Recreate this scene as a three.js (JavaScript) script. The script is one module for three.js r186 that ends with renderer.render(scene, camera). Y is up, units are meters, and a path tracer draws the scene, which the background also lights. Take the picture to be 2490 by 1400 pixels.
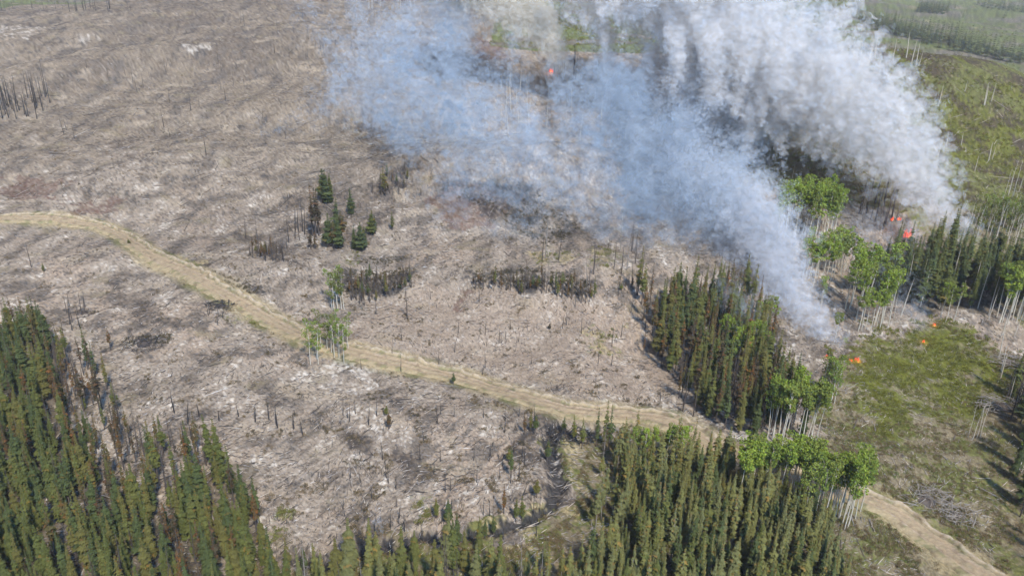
import * as THREE from 'three';
import { Sky } from 'three/addons/objects/Sky.js';
import { mergeGeometries } from 'three/addons/utils/BufferGeometryUtils.js';
import { createNoise2D, createNoise3D } from 'simplex-noise';

// ------------------------------------------------------------ camera, sky, sun, exposure
const scene = new THREE.Scene();
const W = 2490, H = 1400, EYE = 105;
const camera = new THREE.PerspectiveCamera(39.4, W / H, 1, 30000);
camera.rotation.order = 'YXZ';
camera.position.set(0, EYE, 0);
camera.rotation.set(THREE.MathUtils.degToRad(-24.1), 0, THREE.MathUtils.degToRad(1.7));
camera.updateMatrixWorld(true);
camera.updateProjectionMatrix();

const renderer = new THREE.WebGLRenderer();
renderer.toneMapping = THREE.LinearToneMapping;
renderer.toneMappingExposure = 1.36;
renderer.shadowMap.enabled = true;

const sunDir = new THREE.Vector3(0.24, 0.74, 0.60).normalize();
const sky = new Sky();
sky.scale.setScalar(20000);
sky.material.uniforms.sunPosition.value.copy(sunDir);
sky.material.uniforms.turbidity.value = 9;
sky.material.uniforms.rayleigh.value = 0.7;
sky.material.uniforms.mieCoefficient.value = 0.006;
sky.name = 'sky';
sky.userData = { kind: 'structure' };
scene.add(sky);
scene.environmentIntensity = 0.16;
const sun = new THREE.DirectionalLight(new THREE.Color(1, 0.91, 0.78), 3.8);
sun.position.copy(sunDir).multiplyScalar(900).add(new THREE.Vector3(0, 0, -350));
sun.target.position.set(0, 0, -350);
sun.castShadow = true;
sun.shadow.radius = 9;
sun.shadow.mapSize.set(4096, 4096);
Object.assign(sun.shadow.camera, { left: -700, right: 700, top: 700, bottom: -700, near: 1, far: 2500 });
scene.add(sun, sun.target);
scene.fog = new THREE.FogExp2(new THREE.Color(0.97, 0.98, 1.0), 0.00014);

// ------------------------------------------------------------ helpers
function rng(seed) { let a = seed >>> 0; return () => { a = (a + 0x6D2B79F5) | 0; let t = Math.imul(a ^ (a >>> 15), 1 | a); t = (t + Math.imul(t ^ (t >>> 7), 61 | t)) ^ t; return ((t ^ (t >>> 14)) >>> 0) / 4294967296; }; }
const R0 = rng(7);
const n2 = createNoise2D(rng(11)), n3 = createNoise3D(rng(12)), m2 = createNoise2D(rng(13));
const lerp = THREE.MathUtils.lerp, clamp = THREE.MathUtils.clamp, smooth = THREE.MathUtils.smoothstep;
function fbm(x, y, o = 4) { let s = 0, a = 0.5; for (let i = 0; i < o; i++) { s += a * n2(x, y); x = x * 2.03 + 17.3; y = y * 2.03 - 9.1; a *= 0.5; } return s; }
const taken = new Map();
function numbered(name) { const n = taken.get(name) ?? 0; taken.set(name, n + 1); return n ? name + '_' + String(n).padStart(3, '0') : name; }
function shadows(o) { o.traverse((c) => { if (c.isMesh) { c.castShadow = true; c.receiveShadow = true; } }); return o; }
const lin = (r, g, b) => new THREE.Color().setRGB(r, g, b);

// ------------------------------------------------------------ terrain heights (x right, z towards the camera; d = -z)
const bump = (x, d, cx, cd, rx, rd, h, turn = 0) => {
  const c = Math.cos(turn), s = Math.sin(turn), u = (x - cx) * c + (d - cd) * s, v = -(x - cx) * s + (d - cd) * c;
  return h * Math.exp(-((u / rx) ** 2 + (v / rd) ** 2));
};
function hMacro(x, z) {
  const d = -z;
  let h = 0;
  h += bump(x, d, -175, 690, 370, 260, 49);            // burnt hill, upper left
  h += bump(x, d, 228, 455, 138, 125, 40, -0.2);      // green knoll, upper right
  h += bump(x, d, 2, 335, 66, 32, 13);                  // dark knoll in the middle
  h += bump(x, d, 22, 240, 52, 24, 6);               // pale mound below it
  h += bump(x, d, 120, 330, 60, 60, 4);
  h += bump(x, d, -60, 190, 45, 25, 3);
  h += bump(x, d, -150, 330, 70, 40, 5);
  h += bump(x, d, -70, 235, 26, 14, 4);                // mound right of the road's upper bend
  h += bump(x, d, -95, 420, 120, 22, 5, 0.3) + bump(x, d, -260, 480, 90, 26, 5, 0.5);   // benches on the burnt hill
  h += 5 * fbm(x / 150 + 3, d / 150 + 1, 2) + 1.8 * fbm(x / 46 - 5, d / 46, 2);
  const far = smooth(d, 800, 2600);
  h += far * (26 * fbm(x / 900 + 8, d / 900, 3) + 14);
  h -= bump(x, d, 420, 760, 260, 140, 16);             // valley behind the knoll
  h += smooth(d, 3500, 8000) * 140;
  return h;
}
// ------------------------------------------------------------ picture <-> ground
const ray = new THREE.Vector3();
function at(px, py, dist) {                             // a point of the place: where the sight line through a pixel is, at that depth
  ray.set(px / W * 2 - 1, 1 - py / H * 2, 0.5).unproject(camera).sub(camera.position);
  ray.multiplyScalar(dist / -ray.z);
  return ray.clone().add(camera.position);
}
function onGround(px, py) {                             // where that sight line first meets the terrain
  ray.set(px / W * 2 - 1, 1 - py / H * 2, 0.5).unproject(camera).sub(camera.position).normalize();
  let t = 40, step = 2;
  const p = new THREE.Vector3();
  for (let i = 0; i < 6000 && t < 6000; i++) {
    p.copy(ray).multiplyScalar(t).add(camera.position);
    if (p.y < hMacro(p.x, p.z)) { if (step < 0.05) break; t -= step; step *= 0.25; }
    t += step;
  }
  return p;
}
const pv = new THREE.Vector3();
function pixel(x, y, z) { pv.set(x, y, z).project(camera); return [(pv.x + 1) / 2 * W, (1 - pv.y) / 2 * H, pv.z < 1]; }
const area = (list) => { const p = list.map(([a, b]) => { const g = onGround(a, b); return [g.x, g.z]; }); p.box = [Math.min(...p.map((q) => q[0])), Math.max(...p.map((q) => q[0])), Math.min(...p.map((q) => q[1])), Math.max(...p.map((q) => q[1]))]; return p; };
function inside(poly, x, z) {
  const b = poly.box; if (x < b[0] || x > b[1] || z < b[2] || z > b[3]) return false;
  let c = false;
  for (let i = 0, j = poly.length - 1; i < poly.length; j = i++) { const [xi, zi] = poly[i], [xj, zj] = poly[j]; if ((zi > z) !== (zj > z) && x < ((xj - xi) * (z - zi)) / (zj - zi) + xi) c = !c; }
  return c;
}
function lineDist(line, x, z) {                         // distance to a polyline on the ground
  let best = 1e9;
  for (let i = 0; i + 1 < line.length; i++) {
    const ax = line[i][0], az = line[i][1], bx = line[i + 1][0] - ax, bz = line[i + 1][1] - az;
    const t = clamp(((x - ax) * bx + (z - az) * bz) / (bx * bx + bz * bz), 0, 1);
    const q = (x - ax - bx * t) ** 2 + (z - az - bz * t) ** 2;
    if (q < best) best = q;
  }
  return Math.sqrt(best);
}
function boxed(line, pad) { line.box = [Math.min(...line.map((q) => q[0])) - pad, Math.max(...line.map((q) => q[0])) + pad, Math.min(...line.map((q) => q[1])) - pad, Math.max(...line.map((q) => q[1])) + pad]; return line; }
const near = (line, x, z, pad) => { const b = line.box; return x < b[0] || x > b[1] || z < b[2] || z > b[3] ? 1e9 : lineDist(line, x, z); };

// ------------------------------------------------------------ the plan of the place
const roadPx = [[-260, 545], [-60, 531], [60, 530], [160, 537], [235, 550], [290, 572], [340, 603], [390, 634], [440, 654], [500, 688], [560, 722], [620, 757], [680, 792], [740, 818], [800, 840], [860, 857], [920, 873], [1000, 891], [1080, 910], [1150, 929], [1230, 954], [1310, 977], [1380, 995], [1450, 1003], [1530, 1009], [1600, 1018], [1660, 1040], [1740, 1092], [1840, 1140], [1940, 1170], [2030, 1190], [2110, 1214], [2180, 1248], [2260, 1306], [2350, 1372], [2440, 1436], [2600, 1560]];
const roadCurve = new THREE.CatmullRomCurve3(roadPx.map(([a, b]) => onGround(a, b)).map((p) => new THREE.Vector3(p.x, 0, p.z)));
const roadPts = roadCurve.getSpacedPoints(420);
const roadLine = boxed(roadPts.filter((_, i) => i % 4 === 0).map((p) => [p.x, p.z]), 14);

const greenClearing = area([[2075, 845], [2160, 812], [2260, 795], [2350, 800], [2440, 850], [2700, 860], [2700, 1700], [2000, 1700], [2010, 1400], [2000, 1290], [2060, 1180], [1985, 1085], [1990, 960], [2010, 890]]);
const greenLush = area([[2090, 840], [2250, 810], [2350, 800], [2440, 860], [2470, 930], [2400, 975], [2260, 985], [2190, 1030], [2100, 980], [2060, 920]]);
const greenKnoll = area([[1950, 235], [2000, 118], [2100, 105], [2250, 130], [2400, 190], [2700, 290], [2700, 640], [2490, 560], [2400, 555], [2330, 500], [2260, 440], [2210, 420], [2080, 320]]);
const scrubDark = area([[1700, 330], [1760, 290], [1950, 300], [2090, 330], [2220, 420], [2280, 480], [2200, 520], [2080, 500], [1930, 470], [1800, 420]]);
const grassStrip = area([[1350, 1075], [1400, 1060], [1500, 1045], [1690, 1050], [1740, 1100], [2060, 1240], [2080, 1700], [560, 1700], [620, 1400], [770, 1378], [870, 1352], [900, 1310], [950, 1340], [1110, 1310], [1250, 1280], [1345, 1235], [1372, 1150], [1345, 1100]]);
const strawStrip = area([[1355, 1080], [1410, 1060], [1430, 1100], [1400, 1180], [1400, 1250], [1340, 1290], [1260, 1330], [1150, 1345], [1180, 1310], [1320, 1260], [1385, 1190], [1385, 1130]]);
const rightEdge = area([[2440, 850], [2700, 860], [2700, 1700], [2480, 1300], [2455, 1150], [2430, 1020]]);
const blackEdge = boxed([[1440, 1045], [1385, 1050], [1350, 1035], [1335, 1075], [1345, 1120], [1362, 1165], [1345, 1225], [1290, 1260], [1220, 1280], [1110, 1305], [1020, 1300], [960, 1335], [910, 1325], [890, 1295], [880, 1335], [850, 1355], [780, 1372], [730, 1355]].map(([a, b]) => { const g = onGround(a, b); return [g.x, g.z]; }), 10);
const shadedFloor = [[[-420, 790], [90, 790], [140, 920], [215, 1000], [170, 1110], [270, 1205], [380, 1245], [480, 1210], [500, 1120], [570, 1180], [650, 1280], [640, 1340], [690, 1480], [640, 1800], [-420, 1800]], [[1500, 1140], [1690, 1150], [1800, 1180], [1940, 1235], [2000, 1300], [2050, 1420], [2080, 1700], [1250, 1700], [1340, 1500], [1510, 1330]], [[2110, 735], [2150, 640], [2300, 620], [2560, 640], [2560, 760], [2300, 760]], [[1650, 740], [1800, 720], [1870, 790], [1900, 900], [1900, 1010], [1760, 1000]]].map(area);
const whiteAsh = [[[1770, 1035], [1960, 1060], [1960, 1100], [1840, 1085], [1760, 1055]], [[2090, 770], [2170, 790], [2130, 820], [2080, 815]], [[720, 560], [800, 570], [790, 600], [700, 595]], [[2000, 815], [2060, 820], [2030, 850]], [[700, 900], [860, 880], [900, 960], [740, 950]], [[0, 62], [110, 66], [60, 92], [0, 88]], [[190, 84], [245, 80], [240, 100], [190, 96]], [[445, 108], [505, 106], [500, 126], [450, 122]], [[1600, 980], [1780, 1010], [1700, 1030], [1590, 1005]]].map(area);
const redScorch = [[[1050, 470], [1180, 430], [1260, 500], [1180, 560], [1060, 540]], [[1100, 690], [1140, 690], [1145, 740], [1110, 735]], [[20, 430], [160, 440], [150, 485], [0, 480]], [[130, 500], [260, 480], [300, 520], [180, 520]], [[1150, 90], [1230, 100], [1230, 150], [1150, 150]]].map(area);
const sootPatch = [[[690, 470], [900, 440], [960, 520], [940, 610], [720, 620], [640, 580]], [[560, 560], [690, 560], [700, 640], [590, 620]], [[450, 640], [600, 690], [690, 760], [650, 740], [480, 690]], [[880, 290], [1020, 330], [1040, 420], [930, 450], [880, 380]], [[1340, 540], [1480, 560], [1480, 620], [1380, 610]], [[1250, 1000], [1340, 1010], [1330, 1200], [1260, 1160]], [[850, 1040], [1000, 1060], [1050, 1180], [900, 1160]], [[260, 690], [420, 700], [420, 800], [280, 790]]].map(area);
const greenPatch = [[[1290, 612], [1390, 612], [1390, 640], [1300, 645]], [[1450, 790], [1500, 800], [1500, 870], [1455, 860]], [[1000, 1225], [1080, 1215], [1090, 1260], [1010, 1275]], [[430, 625], [490, 628], [480, 650], [430, 648]], [[1420, 600], [1500, 600], [1500, 650], [1440, 650]], [[860, 610], [885, 615], [870, 645], [835, 640]], [[640, 745], [720, 770], [690, 800], [600, 790]], [[680, 1230], [720, 1240], [690, 1300], [640, 1330]], [[560, 740], [650, 745], [640, 800], [580, 780]]].map(area);
const darkPatch = [[[1150, 660], [1290, 650], [1440, 690], [1440, 720], [1280, 700], [1150, 685]], [[840, 655], [1000, 650], [1000, 672], [870, 730], [840, 720]], [[280, 825], [420, 812], [420, 835], [290, 845]], [[510, 715], [555, 715], [560, 755], [520, 750]], [[1040, 450], [1300, 450], [1420, 560], [1330, 600], [1200, 520]], [[400, 620], [520, 660], [640, 700], [620, 720], [470, 680]], [[850, 640], [960, 640], [1010, 620], [900, 625]]].map(area);
const paleField = area([[860, 800], [900, 740], [1020, 690], [1180, 700], [1440, 740], [1560, 820], [1640, 990], [1500, 970], [1200, 910], [900, 850]]);

const micro = (x, z) => 0.34 * fbm((x * 0.5 - z * 0.87) / 26, (x * 0.87 + z * 0.5) / 7, 2) + 0.2 * n2(x / 2.1, z / 2.1);
function height(x, z) {
  const rd = near(roadLine, x, z);
  const be = near(blackEdge, x, z);
  return hMacro(x, z) + micro(x, z) * smooth(rd, 3.4, 7) - 0.22 * (1 - smooth(rd, 2.8, 4.2)) - 1.4 * (1 - smooth(be, 0.4, 2.6));
}
const place = (px, py) => { const g = onGround(px, py); g.y = height(g.x, g.z); return g; };

// ------------------------------------------------------------ ground colours: ash, char, soil, litter, grass as matter lying there; under the stands shade is mixed in
const C = {
  ash: [0.370, 0.298, 0.218], ashPink: [0.425, 0.322, 0.225], ashWhite: [0.63, 0.55, 0.44], grey: [0.200, 0.164, 0.125], brown: [0.165, 0.122, 0.082], hill: [0.270, 0.212, 0.145], umber: [0.145, 0.110, 0.078], char: [0.045, 0.042, 0.040],
  tan: [0.47, 0.375, 0.26], red: [0.155, 0.085, 0.06], grass: [0.165, 0.165, 0.050], lush: [0.150, 0.155, 0.022], litter: [0.255, 0.205, 0.120], straw: [0.40, 0.315, 0.165], soil: [0.095, 0.072, 0.042],
  shadedDuff: [0.095, 0.075, 0.048], farGreen: [0.155, 0.175, 0.055], farGrey: [0.195, 0.168, 0.12], scrub: [0.135, 0.110, 0.055],
};
const out3 = [0, 0, 0];
const mixIn = (c, k) => { k = clamp(k, 0, 1); out3[0] += (c[0] - out3[0]) * k; out3[1] += (c[1] - out3[1]) * k; out3[2] += (c[2] - out3[2]) * k; };
function groundColor(x, z) {
  const d = -z;
  const wx = x + 5 * n2(x / 17, z / 17) + 1.6 * n2(x / 4.1, z / 4.1), wz = z + 5 * n2(x / 17 + 40, z / 17) + 1.6 * n2(x / 4.1 + 9, z / 4.1);   // ragged borders
  const far = 1 + 2.2 * smooth(d, 230, 480), big = fbm(x / 75, z / 75, 3), vast = fbm(x / 190 + 3, z / 230, 2), mid = fbm(x / 13 + 7, z / (13 * far), 3), fine = n2(x / 1.7, z / 1.7), finer = m2(x / 0.7, z / 0.7);
  const u = x * 0.5 - z * 0.87, v = x * 0.87 + z * 0.5, streak = fbm(u / 30, v / 3.4, 3), streak2 = fbm(u / 7 + 30, v / 1.1, 2);   // skid trails and windrows
  let green = 0, kind = 0;
  if (inside(greenClearing, wx, wz)) kind = 1;
  else if (inside(greenKnoll, wx, wz)) kind = 2;
  else if (inside(grassStrip, wx, wz)) kind = 3;
  else if (inside(scrubDark, wx, wz)) kind = 4;
  else if (d > 560 && x > -20 + (d - 560) * 0.02) kind = 5;
  else if (d > 300 && x > 0.4 * d) kind = 2;
  else if (d > 470 && x > 130) kind = 5;
  else if (d < 300 && x > 150) kind = 1;
  else if (d > 980) kind = 5;
  if (kind === 0) {
    out3[0] = C.ash[0]; out3[1] = C.ash[1]; out3[2] = C.ash[2];
    mixIn(C.ashPink, smooth(big + mid * 0.5, -0.1, 0.5));
    const up = smooth(d + 60 * big, 270, 360) * (1 - 0.75 * smooth(x + 40 * big, -70, 60));
    mixIn(C.hill, up * 0.85); mixIn(C.umber, smooth(vast + big * 0.5 + streak * 0.35, 0.05, 0.5) * (0.35 + 0.3 * up));
    mixIn(C.grey, smooth(mid + streak * (0.7 - 0.4 * up) + fine * 0.22 + big * 0.3, -0.05, 0.45) * 0.9);
    mixIn(C.brown, smooth(streak2 + mid * 0.6 - big * 0.5, 0.15, 0.7) * 0.75);
    mixIn(C.ashWhite, smooth(-mid * 0.8 + fine * 0.45 + streak * 0.5 - 0.36, 0, 0.4) * (0.9 - 0.65 * up));
    mixIn(C.tan, smooth(m2(x / 26, z / 20) + mid * 0.4 - 0.55, 0, 0.35) * 0.7);
    mixIn(C.char, smooth(fine * 0.55 + finer * 0.55 + mid * 0.5 - 0.36, 0, 0.3) * 0.8);
    mixIn(C.litter, smooth(m2(x / 19 + 5, z / 15) + fine * 0.25 - 0.62, 0, 0.3) * 0.7);
    if (inside(paleField, wx, wz)) mixIn(C.ashPink, 0.42 + 0.3 * mid);
    for (const p of redScorch) if (inside(p, wx, wz)) mixIn(C.red, 0.55 + 0.4 * fine);
    for (const p of darkPatch) if (inside(p, wx, wz)) mixIn(C.char, 0.5 + 0.5 * mid + 0.45 * fine);
    for (const p of sootPatch) if (inside(p, wx, wz)) mixIn(C.umber, 0.45 + 0.6 * mid), mixIn(C.char, smooth(fine + mid, 0.1, 0.6) * 0.6);
    for (const p of greenPatch) if (inside(p, wx, wz)) mixIn(mid > 0.05 ? C.straw : C.grass, smooth(fine * 0.7 + mid * 1.4 + 0.3, 0, 0.9) * 0.85);
    for (const p of whiteAsh) if (inside(p, wx, wz)) mixIn(C.ashWhite, smooth(fine * 0.6 + mid + streak2 * 0.6, -0.3, 0.6) * 0.75);
  } else if (kind === 1) {
    const rim = lineDist([...greenLush, greenLush[0]], wx, wz), lush = clamp(0.5 + (inside(greenLush, wx, wz) ? rim : -rim) / 14 + mid * 0.8, 0, 1);
    for (let i = 0; i < 3; i++) out3[i] = C.litter[i];
    mixIn(C.grass, smooth(mid + fine * 0.35 + lush * 0.5, -0.2, 0.35));
    mixIn(C.lush, lush * smooth(mid + fine * 0.3, -0.35, 0.2));
    mixIn(C.soil, smooth(finer * 0.6 + fine * 0.6 - 0.45, 0, 0.4) * 0.6);
    mixIn(C.straw, smooth(-fine * 0.6 + streak2 * 0.8 - 0.45, 0, 0.4) * 0.7);
    if (inside(rightEdge, wx, wz)) mixIn(C.soil, 0.55 + 0.3 * fine);
  } else if (kind === 2) {
    for (let i = 0; i < 3; i++) out3[i] = C.soil[i];
    mixIn(C.grass, smooth(mid + big + fine * 0.4, -0.3, 0.4));
    mixIn(C.lush, smooth(mid - big + fine * 0.3, 0.0, 0.5) * 0.8);
    mixIn(C.litter, smooth(streak2 + fine * 0.4 - 0.35, 0, 0.4) * 0.7);
  } else if (kind === 3) {
    for (let i = 0; i < 3; i++) out3[i] = C.grass[i];
    mixIn(C.litter, smooth(mid + fine * 0.4, -0.2, 0.3));
    mixIn(C.soil, smooth(fine * 0.5 + finer * 0.5 - 0.2 + mid * 0.4, 0, 0.4) * 0.7);
    if (inside(strawStrip, wx, wz)) mixIn(C.straw, 0.65 + 0.5 * fine + 0.3 * mid);
  } else if (kind === 4) {
    for (let i = 0; i < 3; i++) out3[i] = C.scrub[i];
    mixIn(C.grass, smooth(mid + fine * 0.4 - 0.15, 0, 0.5) * 0.8);
    mixIn(C.soil, smooth(fine - 0.2, 0, 0.5) * 0.5);
    mixIn(C.litter, smooth(streak2 - 0.2, 0, 0.4) * 0.5);
  } else {
    const q = fbm(x / 160, z / 70, 4) + fbm(x / 30, z / 20, 2) * 0.4;
    for (let i = 0; i < 3; i++) out3[i] = C.farGreen[i];
    mixIn(C.farGrey, smooth(q, -0.05, 0.35));
    mixIn(C.straw, smooth(n2(x / 50, z / 22) - 0.7, 0, 0.2) * 0.6);
    mixIn(C.soil, smooth(fbm(x / 11, z / 7, 2) - 0.1, 0, 0.4) * 0.5);
  }
  for (const p of shadedFloor) if (inside(p, wx, wz)) mixIn(C.shadedDuff, 0.75 + 0.4 * mid), mixIn(C.litter, smooth(fine + mid, 0.3, 0.9) * 0.5);  // needle litter, kept dark to paint the shade in gaps between trees
  const be = near(blackEdge, x + 1.2 * n2(x / 4.1, z / 4.1), z + 1.2 * n2(x / 5, z / 5 + 8));
  if (be < 6) mixIn(C.char, (1 - smooth(be + 0.8 * fine, 0.9, 2.3)) * 0.95);
  const rd = near(roadLine, x, z);
  if (rd < 8) mixIn(C.straw, (1 - smooth(rd + 2 * mid, 3.5, 6.5)) * 0.75), mixIn(C.grass, (1 - smooth(rd, 4, 7)) * smooth(mid, 0, 0.4) * 0.7);
  const g = 1 + 0.34 * finer + 0.2 * fine;
  return [clamp(out3[0] * g, 0.01, 0.9), clamp(out3[1] * g, 0.01, 0.9), clamp(out3[2] * g, 0.01, 0.9)];
}
function grainTexture(size, seed, lo, hi) {
  const r = rng(seed), a = new Uint8Array(size * size * 4), f = [];
  for (const cells of [16, 48, 128, 256]) { const g = new Float32Array(cells * cells).map(() => r()); f.push([cells, g]); }
  for (let j = 0; j < size; j++) for (let i = 0; i < size; i++) {
    let s = 0, w = 0;
    f.forEach(([c, g], k) => {
      const x = i / size * c, y = j / size * c, x0 = Math.floor(x), y0 = Math.floor(y), tx = x - x0, ty = y - y0, q = (p, t) => g[((t % c) * c) + (p % c)], amp = [1, 1.2, 1, 0.8][k];
      s += amp * lerp(lerp(q(x0, y0), q(x0 + 1, y0), tx), lerp(q(x0, y0 + 1), q(x0 + 1, y0 + 1), tx), ty); w += amp;
    });
    const v = clamp(lerp(lo, hi, clamp((s / w - 0.5) * 2.2 + 0.5, 0, 1)), 0, 1) * 255, o = (j * size + i) * 4;
    a[o] = a[o + 1] = a[o + 2] = v; a[o + 3] = 255;
  }
  const t = new THREE.DataTexture(a, size, size); t.wrapS = t.wrapT = THREE.RepeatWrapping; t.magFilter = THREE.LinearFilter; t.needsUpdate = true;
  return t;
}
const grain = grainTexture(512, 5, 0.72, 1);
grain.colorSpace = THREE.NoColorSpace;
const grainBump = grainTexture(512, 6, 0, 1);

{ // the ground: one sheet, finest where it is near
  const cols = [], deg = Math.PI / 180;
  for (let a = -180; a < -44; a += 4) cols.push(a * deg);
  const NC = 860; for (let i = 0; i <= NC; i++) cols.push((-44 + 88 * i / NC) * deg);
  for (let a = 48; a <= 180; a += 4) cols.push(a * deg);
  const rows = [2, 20, 45, 70, 90];
  const NR = 620; for (let i = 0; i <= NR; i++) { const dep = lerp(46, 4.4, Math.pow(i / NR, 1)) * deg; rows.push(EYE / Math.tan(dep)); }
  for (let r = rows[rows.length - 1] * 1.03; r < 14000; r *= 1.035) rows.push(r);
  const nr = rows.length, nc = cols.length, pos = new Float32Array(nr * nc * 3), col = new Float32Array(nr * nc * 3), uv = new Float32Array(nr * nc * 2), idx = [];
  for (let j = 0; j < nr; j++) for (let i = 0; i < nc; i++) {
    const k = j * nc + i, x = rows[j] * Math.sin(cols[i]), z = -rows[j] * Math.cos(cols[i]);
    pos[k * 3] = x; pos[k * 3 + 1] = height(x, z); pos[k * 3 + 2] = z;
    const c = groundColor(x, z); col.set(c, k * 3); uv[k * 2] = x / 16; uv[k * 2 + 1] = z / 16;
    if (i + 1 < nc && j + 1 < nr) idx.push(k, k + 1, k + nc, k + 1, k + nc + 1, k + nc);
  }
  const g = new THREE.BufferGeometry();
  g.setAttribute('position', new THREE.BufferAttribute(pos, 3)); g.setAttribute('color', new THREE.BufferAttribute(col, 3)); g.setAttribute('uv', new THREE.BufferAttribute(uv, 2));
  g.setIndex(idx); g.computeVertexNormals();
  const m = new THREE.MeshStandardMaterial({ vertexColors: true, roughness: 0.95, map: grain, bumpMap: grainBump, bumpScale: 0.15 });
  m.specularIntensity = 0.3;
  const o = new THREE.Mesh(g, m); o.name = 'ground'; o.userData = { kind: 'structure', label: 'burnt hillside and green clearings seen from the air', category: 'ground' }; o.receiveShadow = o.castShadow = true; scene.add(o);
  console.log('ground tris', idx.length / 3);
}
{ // the dirt road: berm, ditch, two ruts and a crown
  const prof = [[-5.6, -0.5], [-4.7, 0.25], [-4.0, 0.75], [-3.4, 0.15], [-3.0, -0.12], [-2.5, 0.05], [-1.8, 0.04], [-1.25, -0.16], [-0.7, 0.05], [0, 0.12], [0.7, 0.05], [1.25, -0.16], [1.8, 0.05], [2.5, 0.05], [3.3, 0.1], [4.2, -0.05], [5.0, -0.6]];
  const n = 900, P = roadCurve.getSpacedPoints(n), pos = [], col = [], uv = [], idx = [], w = prof.length;
  for (let i = 0; i <= n; i++) {
    const t = P[Math.min(i + 1, n)].clone().sub(P[Math.max(i - 1, 0)]).normalize(), sx = -t.z, sz = t.x, p = P[i];
    const cx = p.x, cz = p.z;
    for (let k = 0; k < w; k++) {
      const wob = 0.75 * n2(i / 14, k < 8 ? 1 : 5) + 0.45 * n2(i / 4, k * 3), off = prof[k][0] * (Math.abs(prof[k][0]) > 2.4 ? 1 + 0.1 * n2(i / 20, 9) : 1) + wob * (Math.abs(prof[k][0]) > 2 ? 1 : 0.3);
      const x = cx + sx * off * 0.74, z = cz + sz * off * 0.74;
      const bar = [163, 300].some((b) => Math.abs(i - b + off * 0.9) < 1.3) ? 0.22 : 0;
      pos.push(x, hMacro(x, z) + 0.12 + prof[k][1] * (k < 4 ? 0.75 + 0.6 * n2(i / 9, 33) : 1) + 0.04 * n2(i / 2, k) + bar, z);
      const nz = fbm(x / 4, z / 4, 3), fn = n2(x / 0.8, z / 0.8); let c = [0.40, 0.295, 0.175];
      const edge = Math.abs(prof[k][0]);
      const mixTo = (q, a) => { a = clamp(a, 0, 1); c = c.map((v, e) => v + (q[e] - v) * a); };
      mixTo([0.47, 0.36, 0.25], smooth(nz, -0.1, 0.5));
      if (edge < 0.8) mixTo([0.33, 0.26, 0.13], 0.35 + nz);                       // grass on the crown
      if (edge > 2.2) mixTo(C.straw, 0.6), mixTo(C.grass, smooth(nz, 0, 0.3) * 0.7);
      if (k === 2) mixTo([0.50, 0.40, 0.29], 0.8);
      if (k === 4) mixTo([0.16, 0.13, 0.08], 0.6);
      if (edge > 1 && edge < 1.5) mixTo([0.33, 0.235, 0.135], 0.5 + nz);             // darker brown wheel tracks
      mixTo([0.24, 0.17, 0.10], smooth(n2(x / 2.4, z / 2.4) + nz - 0.55, 0, 0.3) * 0.8);
      c = c.map((v) => v * (1 + 0.18 * fn)); col.push(...c); uv.push(x / 16, z / 16);
      if (i < n && k + 1 < w) { const q = i * w + k; idx.push(q, q + 1, q + w, q + 1, q + w + 1, q + w); }
    }
  }
  const g = new THREE.BufferGeometry(); g.setAttribute('position', new THREE.Float32BufferAttribute(pos, 3)); g.setAttribute('color', new THREE.Float32BufferAttribute(col, 3)); g.setAttribute('uv', new THREE.Float32BufferAttribute(uv, 2)); g.setIndex(idx); g.computeVertexNormals();
  const o = new THREE.Mesh(g, new THREE.MeshStandardMaterial({ vertexColors: true, roughness: 0.95, map: grain, bumpMap: grainBump, bumpScale: 0.06 }));
  o.name = 'dirt_road'; o.userData = { kind: 'structure', label: 'tan dirt forestry road winding across the burnt slope', category: 'road' }; o.receiveShadow = o.castShadow = true; scene.add(o);
}

// ------------------------------------------------------------ tree kinds
class Tri {
  constructor() { this.p = []; this.c = []; }
  tri(a, b, c, col) { this.p.push(...a, ...b, ...c); for (let i = 0; i < 3; i++) this.c.push(...col); }
  geo(colored = true) {
    const g = new THREE.BufferGeometry(); g.setAttribute('position', new THREE.Float32BufferAttribute(this.p, 3));
    if (colored) g.setAttribute('color', new THREE.Float32BufferAttribute(this.c, 3)); g.computeVertexNormals(); return g;
  }
}
function tube(points, radii, sides = 6) {
  const pos = [], idx = [];
  points.forEach((p, i) => { const q = points[Math.min(i + 1, points.length - 1)], o = points[Math.max(i - 1, 0)], t = new THREE.Vector3(...q).sub(new THREE.Vector3(...o)).normalize(), a = Math.abs(t.y) > 0.9 ? new THREE.Vector3(1, 0, 0) : new THREE.Vector3(0, 1, 0), u = new THREE.Vector3().crossVectors(t, a).normalize(), v = new THREE.Vector3().crossVectors(t, u);
    for (let k = 0; k < sides; k++) { const f = k / sides * Math.PI * 2; pos.push(p[0] + radii[i] * (u.x * Math.cos(f) + v.x * Math.sin(f)), p[1] + radii[i] * (u.y * Math.cos(f) + v.y * Math.sin(f)), p[2] + radii[i] * (u.z * Math.cos(f) + v.z * Math.sin(f))); } });
  for (let i = 0; i + 1 < points.length; i++) for (let k = 0; k < sides; k++) { const a = i * sides + k, b = i * sides + (k + 1) % sides; idx.push(a, b, a + sides, b, b + sides, a + sides); }
  const e = (points.length - 1) * sides; for (let k = 1; k + 1 < sides; k++) { idx.push(0, k + 1, k); idx.push(e, e + k, e + k + 1); }
  const g = new THREE.BufferGeometry(); g.setAttribute('position', new THREE.Float32BufferAttribute(pos, 3)); g.setIndex(idx); g.computeVertexNormals(); return g;
}
const plain = (list) => mergeGeometries(list.map((g) => { const q = g.index ? g.toNonIndexed() : g; for (const k of Object.keys(q.attributes)) if (k !== 'position' && k !== 'normal') q.deleteAttribute(k); return q; }));

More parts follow.
